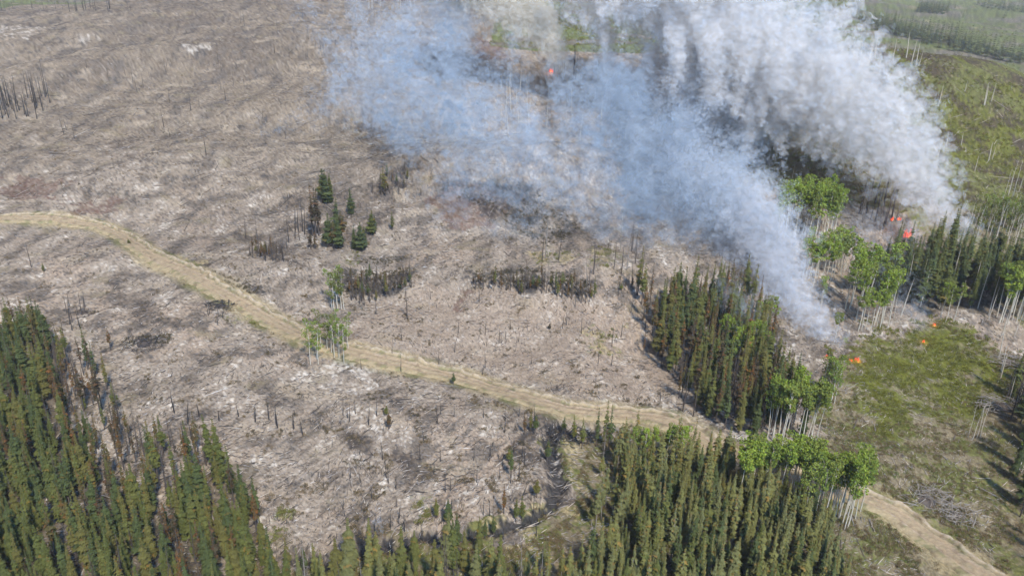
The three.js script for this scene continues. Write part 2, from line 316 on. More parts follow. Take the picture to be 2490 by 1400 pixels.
function spruceCrown(seed, o = {}) {                     // a tree 1 m = 1 m, 14 m tall
  const r = rng(seed), T = new Tri(), Ht = 14, { base = 0.1, radius = 1.45, step = 0.46, n = 9, keep = 1, width = 1, droop = 0.34, dry = 0, dryTop = 0, lump = 0.2 } = o;
  const lopX = r() * 6.28;
  for (let y = base * Ht; y < Ht - 0.15; y += step * (0.8 + 0.4 * r())) {
    const t = (y - base * Ht) / (Ht * (1 - base)), prof = Math.pow(1 - t, 0.66) * (0.55 + 0.45 * smooth(t, 0, 0.22)) * (0.82 + 0.36 * r()) * (1 + lump * n2(y * 0.55, seed * 3.7));
    const k = Math.max(4, Math.round(n * (0.45 + 0.55 * (1 - t))));
    const a0 = r() * 6.28;
    for (let i = 0; i < k; i++) {
      if (r() > keep) continue;
      const a = a0 + i / k * 6.28 + (r() - 0.5) * 0.5, L = Math.max(0.18, radius * prof * (0.6 + 0.6 * r()) * (1 + 0.2 * Math.cos(a - lopX))), dr = droop * (0.6 + 0.7 * r()) * (t > 0.85 ? -0.6 : 1), ca = Math.cos(a), sa = Math.sin(a);
      const P = (f, side, down) => [ca * L * f - sa * side, y - dr * L * f * (0.6 + 0.4 * f) - down, sa * L * f + ca * side];
      const w = (0.2 + 0.27 * L) * width * (0.8 + 0.4 * r()), v = 0.78 + 0.5 * r();
      let col = [v, v, v];
      if (r() < dry || (dryTop && t > 1 - dryTop && r() < 0.7)) col = [v * 1.45, v * 1.0, v * 0.85];
      const tip = P(1, (r() - 0.5) * 0.2 * L, 0.02), o0 = P(0.03, 0, -0.05), ml = P(0.68, w, 0.13 * width), mr = P(0.68, -w, 0.13 * width), m = P(0.66, 0, -0.05);
      T.tri(o0, ml, m, col); T.tri(o0, m, mr, col); T.tri(ml, tip, m, col); T.tri(m, tip, mr, col);
      if (L > 0.55) for (const s of [-1, 1]) { const b0 = P(0.45, 0, 0), b1 = P(0.92 + 0.1 * r(), s * (w + 0.16 * L), 0.12 * L), b2 = P(0.75, s * w * 0.2, 0.02), b3 = P(0.5, s * w * 1.1, 0.2); T.tri(b0, b1, b2, col); T.tri(b0, b3, b1, col); }
    }
  }
  T.tri([0.12, Ht - 0.7, 0], [-0.08, Ht - 0.7, 0.09], [0, Ht + 0.25, 0], [1, 1, 1]); T.tri([-0.08, Ht - 0.7, -0.1], [0.1, Ht - 0.7, -0.02], [0, Ht + 0.25, 0], [1, 1, 1]);
  return T.geo();
}
const spruceTrunk = tube([[0, -0.6, 0], [0, 4, 0], [0.03, 9, 0.02], [0, 13.6, 0]], [0.19, 0.14, 0.08, 0.015], 6);

function aspenParts(seed, o = {}) {                      // 16 m tall
  const r = rng(seed), Ht = 16, { crownFrom = 0.52, wide = 1.9, leaves = 760, lean = 0.6 } = o;
  const bx = (r() - 0.5) * lean, bz = (r() - 0.5) * lean, path = (t) => [bx * t * t * 2 + 0.1 * Math.sin(t * 7 + seed), t * Ht, bz * t * t * 2 + 0.1 * Math.cos(t * 6 + seed)];
  const ts = [-0.04, 0.15, 0.35, 0.55, 0.75, 0.93], limbs = [tube(ts.map(path), [0.17, 0.145, 0.12, 0.095, 0.06, 0.02], 6)], T = new Tri(), clumps = [];
  const nc = 7 + Math.floor(r() * 4);
  for (let i = 0; i < nc; i++) {
    const t = crownFrom + (1.0 - crownFrom) * (0.08 + 0.92 * (i + 0.5) / nc), s = path(t - 0.07), a = r() * 6.28 + i * 2.4, rad = wide * (0.3 + 0.75 * Math.sin(Math.PI * clamp((t - crownFrom) / (1.06 - crownFrom), 0.08, 0.95))) * (0.45 + 0.5 * r());
    const e = [s[0] + Math.cos(a) * rad, t * Ht + 0.4 * r(), s[2] + Math.sin(a) * rad];
    limbs.push(tube([s, [(s[0] + e[0]) / 2, (s[1] + e[1]) / 2 + 0.15, (s[2] + e[2]) / 2], e], [0.05, 0.035, 0.012], 4)); clumps.push([...e, 0.5 + 0.6 * r()]);
  }
  for (let i = 0; i < leaves; i++) {
    const c = clumps[Math.floor(r() * clumps.length)], u = r() * 2 - 1, f = r() * 6.28, q = Math.sqrt(1 - u * u), rr = c[3] * (0.35 + 0.75 * Math.cbrt(r())), x = c[0] + rr * q * Math.cos(f) * 1.1, y = c[1] + rr * u * 0.85, z = c[2] + rr * q * Math.sin(f) * 1.1;
    const s = 0.12 + 0.13 * r(), ax = new THREE.Vector3(r() - 0.5, r() - 0.5, r() - 0.5).normalize(), bxv = new THREE.Vector3(r() - 0.5, r() - 0.5, r() - 0.5).cross(ax).normalize(), v = 0.72 + 0.55 * r(), col = [v * (0.9 + 0.25 * r()), v, v * 0.9];
    const A = [x + ax.x * s, y + ax.y * s, z + ax.z * s], B = [x + bxv.x * s, y + bxv.y * s, z + bxv.z * s], Cc = [x - ax.x * s, y - ax.y * s, z - ax.z * s], D = [x - bxv.x * s, y - bxv.y * s, z - bxv.z * s];
    T.tri(A, B, Cc, col); T.tri(A, Cc, D, col);
  }
  return { trunk: plain(limbs), crown: T.geo() };
}
function snagGeo(seed, stubs = 12, twig = 0.9) {         // 12 m tall, bare
  const r = rng(seed), lean = (r() - 0.5) * 0.8, list = [tube([[0, -0.5, 0], [lean * 0.1, 4, 0], [lean * 0.4, 8, 0.1], [lean, 12, 0.1]], [0.18, 0.14, 0.09, 0.025], 6)];
  for (let i = 0; i < stubs; i++) { const y = 2 + 9.6 * r(), a = r() * 6.28, L = (0.35 + twig * r()) * (1.15 - y / 13), b = [lean * (y / 12) ** 2, y, 0.05]; list.push(tube([b, [b[0] + Math.cos(a) * L, y - 0.2 * L + 0.3 * (r() - 0.5), b[2] + Math.sin(a) * L]], [0.035, 0.012], 3)); }
  return plain(list);
}
const foliage = (r, g, b, rough = 0.9) => { const m = new THREE.MeshPhysicalMaterial({ color: lin(r, g, b), vertexColors: true, roughness: rough, side: THREE.DoubleSide, transmission: 0.25, thickness: 0 }); m.specularIntensity = 0.25; return m; };
const bark = (r, g, b) => { const m = new THREE.MeshStandardMaterial({ color: lin(r, g, b), roughness: 0.95 }); return m; };
const M = {
  spruce: [foliage(0.098, 0.108, 0.026), foliage(0.120, 0.124, 0.030), foliage(0.074, 0.092, 0.028), foliage(0.130, 0.118, 0.030)],
  paleSpruce: [foliage(0.165, 0.160, 0.046), foliage(0.150, 0.150, 0.052)],
  scorched: [foliage(0.120, 0.075, 0.025), foliage(0.095, 0.066, 0.026), foliage(0.100, 0.082, 0.028), foliage(0.070, 0.055, 0.028)],
  dead: [foliage(0.115, 0.088, 0.062), foliage(0.085, 0.066, 0.048), foliage(0.14, 0.12, 0.095)],
  aspen: [foliage(0.225, 0.300, 0.042), foliage(0.255, 0.330, 0.048), foliage(0.185, 0.245, 0.044), foliage(0.205, 0.250, 0.050)],
  budding: [foliage(0.145, 0.165, 0.045)],
  spruceBark: bark(0.11, 0.085, 0.065), aspenBark: bark(0.52, 0.47, 0.36), charBark: bark(0.035, 0.032, 0.030), greyBark: bark(0.25, 0.215, 0.17), paleBark: bark(0.50, 0.44, 0.34), burntBark: bark(0.075, 0.060, 0.050),
};
const G = {
  spruce: [1, 2, 3, 4, 5, 6].map((s) => spruceCrown(100 + s, { radius: 0.95 + 0.10 * s, base: 0.05 + 0.02 * s, lump: 0.25 + 0.06 * s, dry: 0.03, dryTop: s === 4 ? 0.15 : 0 })),
  slim: [1, 2, 3, 4].map((s) => spruceCrown(200 + s, { radius: 0.78 + 0.1 * s, base: 0.16 + 0.05 * s, lump: 0.45, n: 7, keep: 0.8, dry: 0.1, dryTop: 0.15 })),
  scorched: [1, 2, 3, 4].map((s) => spruceCrown(300 + s, { radius: 0.68 + 0.1 * s, base: 0.2 + 0.06 * s, lump: 0.5, n: 7, keep: 0.72, dry: 0.25 })),
  dead: [1, 2, 3].map((s) => spruceCrown(400 + s, { radius: 0.95, base: 0.15, n: 7, keep: 0.6, width: 0.16, droop: 0.3 })),
  aspen: [1, 2, 3, 4, 5].map((s) => aspenParts(500 + s, { wide: 1.05 + 0.2 * s, crownFrom: 0.42 + 0.05 * s, leaves: 700 + 40 * s })),
  thinAspen: [1, 2].map((s) => aspenParts(540 + s, { wide: 1.35, crownFrom: 0.3, leaves: 480 })),
  bareAspen: [1, 2].map((s) => aspenParts(560 + s, { wide: 1.2, crownFrom: 0.5, leaves: 3 })),
  snag: [1, 2, 3, 4].map((s) => snagGeo(600 + s, 8 + s * 4)),
  pole: [1, 2].map((s) => snagGeo(640 + s, 3, 0.5)),
};
const pick = (list, r) => list[Math.floor(r() * list.length)];

// every standing tree is first put on a list, so that the largest in view become things and the rest one mass
const standing = [];
function stand(kind, x, z, tall, label, group, r = R0, extra = {}) {
  const y = height(x, z), [bx, by] = pixel(x, y, z), [tx, ty, ok] = pixel(x, y + tall, z);
  standing.push({ kind, x, y, z, tall, label, group, turn: r() * 6.28, fat: 0.85 + 0.35 * r(), tilt: (r() - 0.5) * 0.06, tiltA: r() * 6.28, a: r(), b: r(), px: Math.hypot(tx - bx, ty - by), bx, by, tx, ty, seen: ok && tx > -10 && tx < W + 10 && ty < H - 12 && by > 0, ...extra });
}
function scatter(px, gap, fn, seed) {                    // jittered grid over a patch of ground
  const p = area(px), r = rng(seed), b = p.box;
  for (let x = b[0]; x < b[1]; x += gap) for (let z = b[2]; z < b[3]; z += gap) { const qx = x + (r() - 0.5) * gap * 0.95, qz = z + (r() - 0.5) * gap * 0.95; if (inside(p, qx, qz)) fn(qx, qz, r); }
}
const tallFor = (px, py, top) => { const g = place(px, py), k = pixel(g.x, g.y, g.z), q = pixel(g.x, g.y + 1, g.z); return (py - top) / Math.max(0.5, k[1] - q[1]); };

// --- stands
const scorchZone = area([[110, 900], [330, 1000], [460, 1090], [450, 1240], [260, 1230], [120, 1080]]);
const L = {
  ll: ['green spruce in the dense stand filling the lower left corner', 'spruces of the lower left stand'],
  llb: ['brown scorched spruce in the lower left stand', 'scorched spruces of the lower left stand'],
  lr: ['green spruce in the dense stand below the road, lower right of centre', 'spruces of the lower right stand'],
  lrs: ['thin pale spruce on the sparse left side of the lower right stand', 'sparse spruces beside the straw strip'],
  bc: ['green spruce along the bottom edge below the charred border', 'spruces along the bottom edge'],
  mid: ['olive spruce in the half-burnt stand between road and middle smoke', 'olive spruces of the half-burnt stand'],
  midb: ['scorched brown spruce in the half-burnt stand above the road', 'scorched spruces of the half-burnt stand'],
  right: ['dark tall spruce before the main smoke column', 'spruces in front of the main smoke'],
  edge: ['shaded spruce at the right edge beside the green clearing', 'spruces at the right edge'],
  isle: ['dark spruce in the small surviving clump on the burnt slope', 'spruces of the small clump'],
  iso: ['lone scorched sapling spruce on the ash slope', 'lone scorched spruces on the ash'],
};
scatter([[-420, 800], [100, 800], [150, 930], [230, 1000], [250, 1060], [180, 1110], [280, 1200], [380, 1240], [470, 1200], [480, 1090], [560, 1170], [650, 1270], [640, 1340], [690, 1480], [640, 1800], [-420, 1800]], 2.25, (x, z, r) => {
  const sc = fbm(x / 18, z / 18, 2);
  const zone = inside(scorchZone, x, z), burn = r() < (zone ? 0.75 : 0.08 + 0.62 * smooth(sc, 0.05, 0.35));
  if (zone && r() < 0.3) return;
  if (r() < 0.2 + 0.25 * smooth(m2(x / 9, z / 9), 0.1, 0.6)) return;
  const q = r();
  stand(burn ? (q < 0.3 ? 'dead' : 'scorched') : q < 0.14 ? 'slim' : 'spruce', x, z, 6.5 + 8 * Math.pow(r(), 0.7) * (0.7 + 0.3 * r()), ...(burn ? L.llb : L.ll), r);
}, 21);
scatter([[100, 800], [150, 840], [260, 930], [330, 1090], [480, 1060], [490, 1200], [380, 1240], [280, 1200], [180, 1110], [250, 1060], [230, 1000], [150, 930]], 2.7, (x, z, r) => {
  if (r() < 0.32) return;
  const q = r();
  stand(q < 0.45 ? 'scorched' : q < 0.8 ? 'dead' : 'slim', x, z, 7 + 6 * r(), q < 0.45 || q >= 0.8 ? L.llb[0] : 'bare fire-killed spruce at the upper edge of the lower left stand', q < 0.45 || q >= 0.8 ? L.llb[1] : 'bare spruces of the lower left stand', r);
}, 22);
scatter([[1500, 1130], [1690, 1140], [1800, 1170], [1940, 1225], [2000, 1290], [2050, 1420], [2080, 1700], [1250, 1700], [1340, 1500], [1510, 1330]], 2.1, (x, z, r) => { if (r() > 0.13) stand(r() < 0.3 ? 'slim' : 'spruce', x, z, 5.5 + 7.5 * Math.pow(r(), 0.8), ...L.lr, r, { pale: r() < 0.6 }); }, 23);
scatter([[1450, 1120], [1520, 1085], [1690, 1090], [1690, 1140], [1540, 1140], [1510, 1330], [1340, 1500], [1220, 1460], [1420, 1350], [1455, 1200]], 2.6, (x, z, r) => { if (r() > 0.3) stand(r() < 0.22 ? 'dead' : 'slim', x, z, 5 + 7 * r(), ...L.lrs, r, { pale: true }); }, 24);
scatter([[640, 1430], [760, 1400], [900, 1380], [1100, 1370], [1300, 1390], [1250, 1560], [640, 1700]], 2.7, (x, z, r) => { if (r() > 0.3) stand(r() < 0.15 ? 'dead' : 'spruce', x, z, 7 + 6 * r(), ...L.bc, r, { pale: r() < 0.5 }); }, 25);
scatter([[1580, 800], [1650, 730], [1800, 720], [1860, 790], [1890, 900], [1930, 1010], [1960, 1075], [1850, 1070], [1740, 1040], [1650, 960]], 2.5, (x, z, r) => { if (r() < 0.24) return; const q = r(), b = q < 0.36; stand(b ? 'scorched' : q < 0.46 ? 'dead' : q < 0.6 ? 'slim' : 'spruce', x, z, 10 + 6 * r(), ...(b ? L.midb : L.mid), r); }, 26);
scatter([[1540, 770], [1580, 720], [1650, 730], [1580, 800], [1650, 960], [1720, 1040], [1640, 1000], [1570, 900]], 5, (x, z, r) => { if (r() < 0.3) return; stand(r() < 0.5 ? 'scorched' : 'snag', x, z, 9 + 6 * r(), 'half-burnt trunk standing at the ashy left edge of the half-burnt stand', 'trees at the ashy edge', r); }, 27);
scatter([[2110, 735], [2150, 650], [2300, 630], [2420, 650], [2560, 660], [2560, 740], [2420, 755], [2300, 755], [2200, 750]], 3.2, (x, z, r) => { if (r() < 0.25) return; stand('spruce', x, z, 12 + 8 * r(), ...L.right, r, { dark: true }); }, 28);
scatter([[2445, 960], [2700, 860], [2700, 1500], [2505, 1340], [2455, 1170]], 3.0, (x, z, r) => { if (r() < 0.35) return; stand(r() < 0.3 ? 'dead' : 'spruce', x, z, 9 + 6 * r(), ...L.edge, r, { dark: true }); }, 29);
for (const [x, y, t, k] of [[760, 575, 462, 'scorched'], [768, 578, 468, 'scorched'], [775, 574, 470, 'scorched'], [785, 490, 415, 'spruce'], [792, 494, 418, 'spruce'], [803, 492, 425, 'spruce'], [780, 492, 430, 'slim'], [820, 590, 492, 'spruce'], [826, 605, 530, 'spruce'], [833, 600, 520, 'scorched'], [812, 605, 540, 'scorched'], [800, 602, 525, 'spruce'], [852, 520, 460, 'spruce'], [860, 605, 550, 'spruce'], [880, 610, 545, 'spruce'], [886, 604, 555, 'spruce'], [872, 600, 560, 'spruce'], [905, 570, 515, 'spruce'], [912, 568, 528, 'slim'], [953, 560, 516, 'slim'], [765, 605, 565, 'scorched'], [755, 604, 570, 'scorched'], [933, 470, 410, 'slim']])
  { const g = place(x, y); stand(k, g.x, g.z, tallFor(x, y, t) * 1.08, ...L.isle, R0, { dark: true, fat: 1.55 + 0.5 * R0() }); }
for (const [x, y, t, k] of [[597, 580, 525, 'dead'], [625, 580, 524, 'dead'], [75, 650, 590, 'snag'], [105, 660, 637, 'slim'], [268, 850, 795, 'scorched'], [312, 592, 578, 'slim'], [990, 770, 682, 'dead'], [1000, 700, 672, 'dead'], [972, 702, 685, 'slim'], [1237, 1125, 1090, 'slim'], [1243, 1160, 1085, 'slim'], [945, 1045, 1005, 'scorched'], [1337, 800, 785, 'scorched'], [1560, 740, 640, 'slim'], [1550, 720, 600, 'slim'], [1545, 640, 570, 'dead'], [1565, 860, 800, 'scorched'], [1275, 1055, 1000, 'scorched'], [1290, 1050, 995, 'slim'], [1300, 1055, 1005, 'slim'], [1225, 1250, 1180, 'scorched'], [1255, 1260, 1200, 'slim'], [1270, 1255, 1190, 'slim'], [1305, 1210, 1165, 'slim'], [1200, 1290, 1240, 'slim'], [1180, 1310, 1260, 'slim'], [1060, 1260, 1210, 'slim'], [1330, 1120, 1060, 'slim'], [1415, 1090, 1015, 'slim'], [1450, 1085, 990, 'slim'], [1470, 1090, 975, 'slim'], [1480, 1095, 985, 'slim'], [1370, 1045, 1000, 'slim'], [1395, 1075, 1010, 'slim'], [1090, 1270, 1210, 'spruce'], [1110, 1330, 1250, 'spruce'], [1165, 1350, 1255, 'spruce'], [940, 1010, 985, 'slim'], [1102, 935, 905, 'slim'], [700, 1400, 1310, 'slim'], [740, 1400, 1330, 'slim'], [1010, 1370, 1290, 'spruce'], [1080, 1390, 1270, 'dead'], [1200, 1400, 1300, 'dead'], [960, 1400, 1320, 'dead']])
  { const g = place(x, y); stand(k, g.x, g.z, tallFor(x, y, t), ...L.iso, R0, {}); }
// --- aspens: [x from, x to, base y from, base y to, top y, how many, kind, label, group]
const aspens = [
  [1885, 2030, 540, 592, 448, 46, 'aspen', 'tall aspen with joined green crowns behind the middle smoke', 'aspens in the thick grove'],
  [1950, 2075, 630, 700, 575, 30, 'aspen', 'green aspen of the grove left of the dark spruces', 'aspens left of the dark spruces'],
  [2055, 2165, 720, 800, 625, 14, 'aspen', 'bright aspen standing on the white ash patch', 'aspens on the white ash'],
  [2085, 2145, 785, 805, 700, 7, 'aspen', 'bright aspen standing on the white ash patch', 'aspens on the white ash'],
  [1992, 1999, 748, 752, 677, 2, 'aspen', 'slim lone aspen inside the middle smoke', 'lone aspens in the smoke'],
  [2026, 2034, 835, 840, 757, 1, 'aspen', 'small round aspen beside the ground fire smoke', 'small round aspen'],
  [2284, 2320, 778, 788, 688, 3, 'aspen', 'slender aspen with a small crown above the green clearing', 'slender aspens above the clearing'],
  [2420, 2500, 755, 790, 645, 15, 'aspen', 'tall pale-stemmed aspen at the right edge', 'aspens at the right edge'],
  [1745, 1770, 860, 880, 770, 4, 'aspen', 'lime aspen rising from the half-burnt spruces', 'aspens among the half-burnt spruces'],
  [1770, 1860, 860, 910, 790, 10, 'aspen', 'lime aspen rising from the half-burnt spruces', 'aspens among the half-burnt spruces'],
  [1840, 1885, 790, 805, 730, 5, 'aspen', 'lime aspen rising from the half-burnt spruces', 'aspens among the half-burnt spruces'],
  [1860, 1985, 1030, 1092, 925, 18, 'aspen', 'pale-stemmed aspen at the foot of the half-burnt stand', 'aspens at the foot of the half-burnt stand'],
  [1880, 1930, 960, 990, 885, 5, 'thinAspen', 'thin aspen behind the pale-stemmed aspens', 'thin aspens behind'],
  [1990, 2030, 970, 995, 868, 7, 'thinAspen', 'sparse yellow-green aspen at the edge of the clearing', 'sparse aspens at the clearing edge'],
  [1790, 1970, 1170, 1235, 1075, 26, 'aspen', 'aspen in the grove where the road reappears', 'aspens by the road bend'],
  [1940, 2095, 1215, 1290, 1115, 26, 'aspen', 'aspen in the grove where the road reappears', 'aspens by the road bend'],
  [1960, 2070, 1240, 1290, 1130, 6, 'bareAspen', 'bare pale aspen pole in the grove by the road bend', 'bare aspens by the road bend'],
  [1540, 1680, 1125, 1145, 1040, 7, 'aspen', 'round lime aspen among spruces just below the road', 'aspens just below the road'],
  [805, 838, 750, 758, 655, 5, 'thinAspen', 'thin aspen above the road beside the burnt brush', 'thin aspens above the road'],
  [755, 850, 835, 895, 768, 11, 'thinAspen', 'thin green aspen standing right beside the road', 'aspens beside the road'],
  [2360, 2500, 540, 585, 480, 24, 'thinAspen', 'hazy green aspen behind the dark spruces at far right', 'aspens behind the dark spruces'],
  [2440, 2500, 475, 490, 395, 7, 'bareAspen', 'dead pale aspen trunk at the right edge on the knoll', 'dead aspens on the knoll edge'],
  [2325, 2500, 545, 610, 490, 18, 'bareAspen', 'dead grey aspen in the thicket behind the dark spruces', 'dead aspens in the thicket'],
  [2470, 2500, 1110, 1150, 1020, 3, 'aspen', 'dark green aspen at the right edge of the clearing', 'aspens beside the clearing edge'],
  [2355, 2385, 1060, 1070, 980, 4, 'bareAspen', 'bare thin aspen at the right of the clearing', 'bare aspens in the clearing'],
];
{ const r = rng(77);
  for (const [x0, x1, y0, y1, top, n, kind, label, group] of aspens) for (let i = 0; i < n; i++) {
    const x = lerp(x0, x1, (i + r()) / n), y = lerp(y0, y1, r()), g = place(x, y);
    stand(kind, g.x, g.z, tallFor(x, y, top + (y - (y0 + y1) / 2) * 0.7 + 16 * (r() - 0.3)), label, group, r);
  }
}
// --- snags and poles
{ const r = rng(88);
  const rows = [
    [-10, 125, 225, 290, 34, 40, 'snag', 15, 'tall burnt snag in the cluster at the upper left edge', 'snags at the upper left edge'],
    [-10, 330, 18, 30, 26, 34, 'snag', 10, 'hazy snag on the skyline of the burnt hill', 'skyline snags'],
    [890, 1010, 12, 22, 22, 14, 'pole', 11, 'pale hazy trunk on the skyline behind the thin smoke', 'pale skyline trunks'],
    [560, 1000, 40, 150, 24, 22, 'snag', 8, 'thin black snag high on the burnt hill', 'snags high on the hill'],
    [150, 700, 150, 380, 24, 26, 'pole', 8, 'short black snag standing alone on the brown slope', 'snags on the brown slope'],
    [1345, 1400, 180, 195, 60, 9, 'snag', 16, 'dark snag beside the far cream smoke', 'snags by the far fire'],
    [1180, 1750, 180, 350, 30, 60, 'pole', 13, 'pale trunk seen faintly through the blue smoke', 'pale trunks in the smoke'],
    [2065, 2240, 138, 165, 40, 17, 'pole', 13, 'pale dead trunk on top of the green knoll', 'pale trunks on the knoll'],
    [2260, 2480, 200, 420, 30, 12, 'pole', 9, 'thin pale dead pole on the green knoll', 'poles on the knoll side'],
    [1790, 2080, 340, 440, 24, 14, 'pole', 10, 'grey dead pole in the dark scrub under the main smoke', 'poles in the dark scrub'],
    [2080, 2180, 470, 560, 40, 22, 'snag', 13, 'smoke-hidden trunk beside the torching flames', 'trunks by the torching flames'],
    [700, 745, 560, 590, 50, 7, 'snag', 13, 'straight black trunk left of the small surviving clump', 'black trunks by the clump'],
    [500, 545, 755, 795, 22, 5, 'pole', 5, 'short black snag by the slash pile below the road', 'snags below the slash pile'],
    [150, 215, 740, 830, 40, 12, 'snag', 7, 'bare black stem at the upper tip of the lower left stand', 'bare stems at the stand tip'],
    [1300, 1560, 560, 720, 50, 22, 'snag', 11, 'tall thin snag between dark knoll and smoke', 'snags between knoll and smoke'],
    [830, 1320, 1000, 1330, 20, 60, 'pole', 4.5, 'short charred pole on the ash below the road', 'charred poles below the road'],
    [860, 1540, 690, 920, 20, 30, 'pole', 5, 'short charred pole on the pale ash field above the road', 'charred poles above the road'],
    [350, 760, 1000, 1090, 20, 14, 'snag', 5, 'thin burnt stem on the ash beside the lower left stand', 'thin stems beside the stand'],
    [2160, 2440, 690, 780, 40, 16, 'snag', 12, 'dead grey trunk below the dark spruces', 'dead trunks below the dark spruces'],
    [2420, 2490, 800, 1000, 60, 9, 'snag', 10, 'leaning dead grey trunk at the right edge', 'leaning trunks at the right edge'],
    [640, 700, 600, 640, 34, 9, 'snag', 6, 'dark brushy burnt stem left of the small clump', 'burnt stems left of the clump'],
  ];
  for (const [x0, x1, y0, y1, , n, kind, tall, label, group] of rows) for (let i = 0; i < n; i++) { const g = place(lerp(x0, x1, r()), lerp(y0, y1, r())); stand(kind, g.x, g.z, tall * (0.6 + 0.6 * r()), label, group, r, { pale: /pale|grey/.test(label), black: /black|charred|burnt/.test(label), fat: /top of the green knoll|side|knoll$/.test(label) ? 1.7 : 0.9 + 0.3 * r() }); }
}
// --- dark brushy strips of burnt saplings
const strips = { 31: 'in the wide dark strip right of centre', 32: 'in the dark strip above the roadside aspens', 33: 'in the patch left of the small clump', 34: 'in the patch beside the half-burnt stand', 35: 'on the slope at the smoke edge' };
for (const [px, gap, tall, seed] of [[[[1150, 690], [1290, 680], [1450, 715], [1440, 742], [1280, 718], [1150, 703]], 1.7, 6, 31], [[[845, 680], [1000, 668], [1000, 690], [880, 745], [845, 735]], 1.8, 6, 32], [[[600, 610], [690, 610], [690, 640], [610, 630]], 2.2, 6, 33], [[[1500, 700], [1540, 690], [1545, 720], [1500, 720]], 2.2, 5, 34], [[[920, 440], [1000, 400], [1010, 440], [950, 490], [890, 480]], 3, 6, 35]])
  scatter(px, gap, (x, z, r) => { const q = r(); stand(q < 0.62 ? 'dead' : q < 0.85 ? 'scorched' : 'slim', x, z, tall * (0.5 + 0.7 * r()), (q < 0.62 ? 'bare blackened' : q < 0.85 ? 'brown scorched' : 'surviving green') + ' sapling ' + strips[seed], 'saplings ' + strips[seed] + (q < 0.62 ? ', bare' : q < 0.85 ? ', brown' : ', green'), r, { brush: true }); }, seed);

// --- turn the list into things and masses
const nameOf = { spruce: 'spruce_tree', slim: 'spruce_tree', scorched: 'scorched_spruce', dead: 'dead_spruce', aspen: 'aspen_tree', thinAspen: 'aspen_tree', bareAspen: 'bare_aspen', snag: 'dead_snag', pole: 'dead_snag' };
function partsOf(s) {
  const q = s.a, i = (l) => l[Math.floor(s.b * l.length)], j = (l) => l[Math.floor(q * l.length)];
  switch (s.kind) {
    case 'spruce': return { tall: 14, parts: [['trunk', spruceTrunk, M.spruceBark], ['crown', i(G.spruce), s.pale ? j(M.paleSpruce) : s.dark ? M.spruce[q < 0.5 ? 0 : 2] : j(M.spruce)]] };
    case 'slim': return { tall: 14, parts: [['trunk', spruceTrunk, s.pale ? M.greyBark : M.spruceBark], ['crown', i(G.slim), s.pale ? j(M.paleSpruce) : j(M.spruce)]] };
    case 'scorched': return { tall: 14, parts: [['trunk', spruceTrunk, M.burntBark], ['crown', i(G.scorched), j(M.scorched)]] };
    case 'dead': return { tall: 14, parts: [['trunk', spruceTrunk, s.pale ? M.greyBark : M.burntBark], ['branches', i(G.dead), s.pale ? M.dead[2] : M.dead[q < 0.5 ? 0 : 1]]] };
    case 'aspen': { const g = i(G.aspen); return { tall: 16, parts: [['trunk', g.trunk, M.aspenBark], ['crown', g.crown, j(M.aspen)]] }; }
    case 'thinAspen': { const g = i(G.thinAspen); return { tall: 16, parts: [['trunk', g.trunk, M.aspenBark], ['crown', g.crown, q < 0.5 ? M.budding[0] : M.aspen[2]]] }; }
    case 'bareAspen': { const g = i(G.bareAspen); return { tall: 16, parts: [['trunk', g.trunk, q < 0.6 ? M.paleBark : M.greyBark]] }; }
    default: return { tall: 12, parts: [['trunk', i(G[s.kind]), s.black ? M.charBark : s.pale ? M.paleBark : q < 0.7 ? M.burntBark : M.greyBark]] };
  }
}
const poseOf = (s, tall) => new THREE.Matrix4().compose(new THREE.Vector3(s.x, s.y - 0.1, s.z), new THREE.Quaternion().setFromAxisAngle(new THREE.Vector3(Math.cos(s.tiltA), 0, Math.sin(s.tiltA)), s.tilt * (s.kind === 'snag' || s.kind === 'pole' ? 3 : 1.3)).multiply(new THREE.Quaternion().setFromAxisAngle(new THREE.Vector3(0, 1, 0), s.turn)), new THREE.Vector3(s.fat * Math.min(Math.max(s.tall / tall, 0.55), 1.1), s.tall / tall, s.fat * Math.min(Math.max(s.tall / tall, 0.55), 1.1)));
const band = (s) => { const v = s.by < 1000 ? 'at its upper edge' : s.by < 1130 ? 'in its upper part' : s.by < 1270 ? 'in its middle' : s.by < 1400 ? 'in its lower part' : 'along the bottom'; return v; };
const side = (s, a, b) => (s.tx < a + (b - a) / 3 ? 'left' : s.tx < a + (b - a) * 2 / 3 ? 'centre' : 'right');
function ownLabel(s) {
  const size = s.tall > 13 ? 'tall' : s.tall > 10 ? 'medium' : 'short', tone = s.kind === 'scorched' ? ['rust-brown', 'brown', 'olive-brown', 'dark brown'][Math.floor(s.a * 4)] : s.pale ? 'pale green' : ['green', 'light green', 'deep green', 'yellow-green'][Math.floor(s.a * 4)];
  const noun = s.kind === 'dead' ? 'bare spruce' : 'spruce';
  if (/lower left stand$/.test(s.group)) return `${size} ${tone} ${noun} of the lower left stand, ${band(s)}, ${side(s, 0, 680)}`;
  if (/lower right stand$/.test(s.group)) return `${size} ${tone} ${noun} right of the straw strip, ${band(s)}, ${side(s, 1350, 2080)}`;
  if (/half-burnt stand$/.test(s.group) && /spruce/.test(s.group)) return `${size} ${tone} ${noun} of the half-burnt stand above the road, ${s.by < 850 ? 'upper' : s.by < 960 ? 'middle' : 'lower'} ${side(s, 1560, 1960)}`;
  if (s.group === 'spruces in front of the main smoke') return `${s.tall > 17.5 ? 'very tall' : s.tall > 14.5 ? 'tall' : 'shorter'} dark spruce before the main smoke column, ${side(s, 2110, 2490)}`;
  return s.label;
}
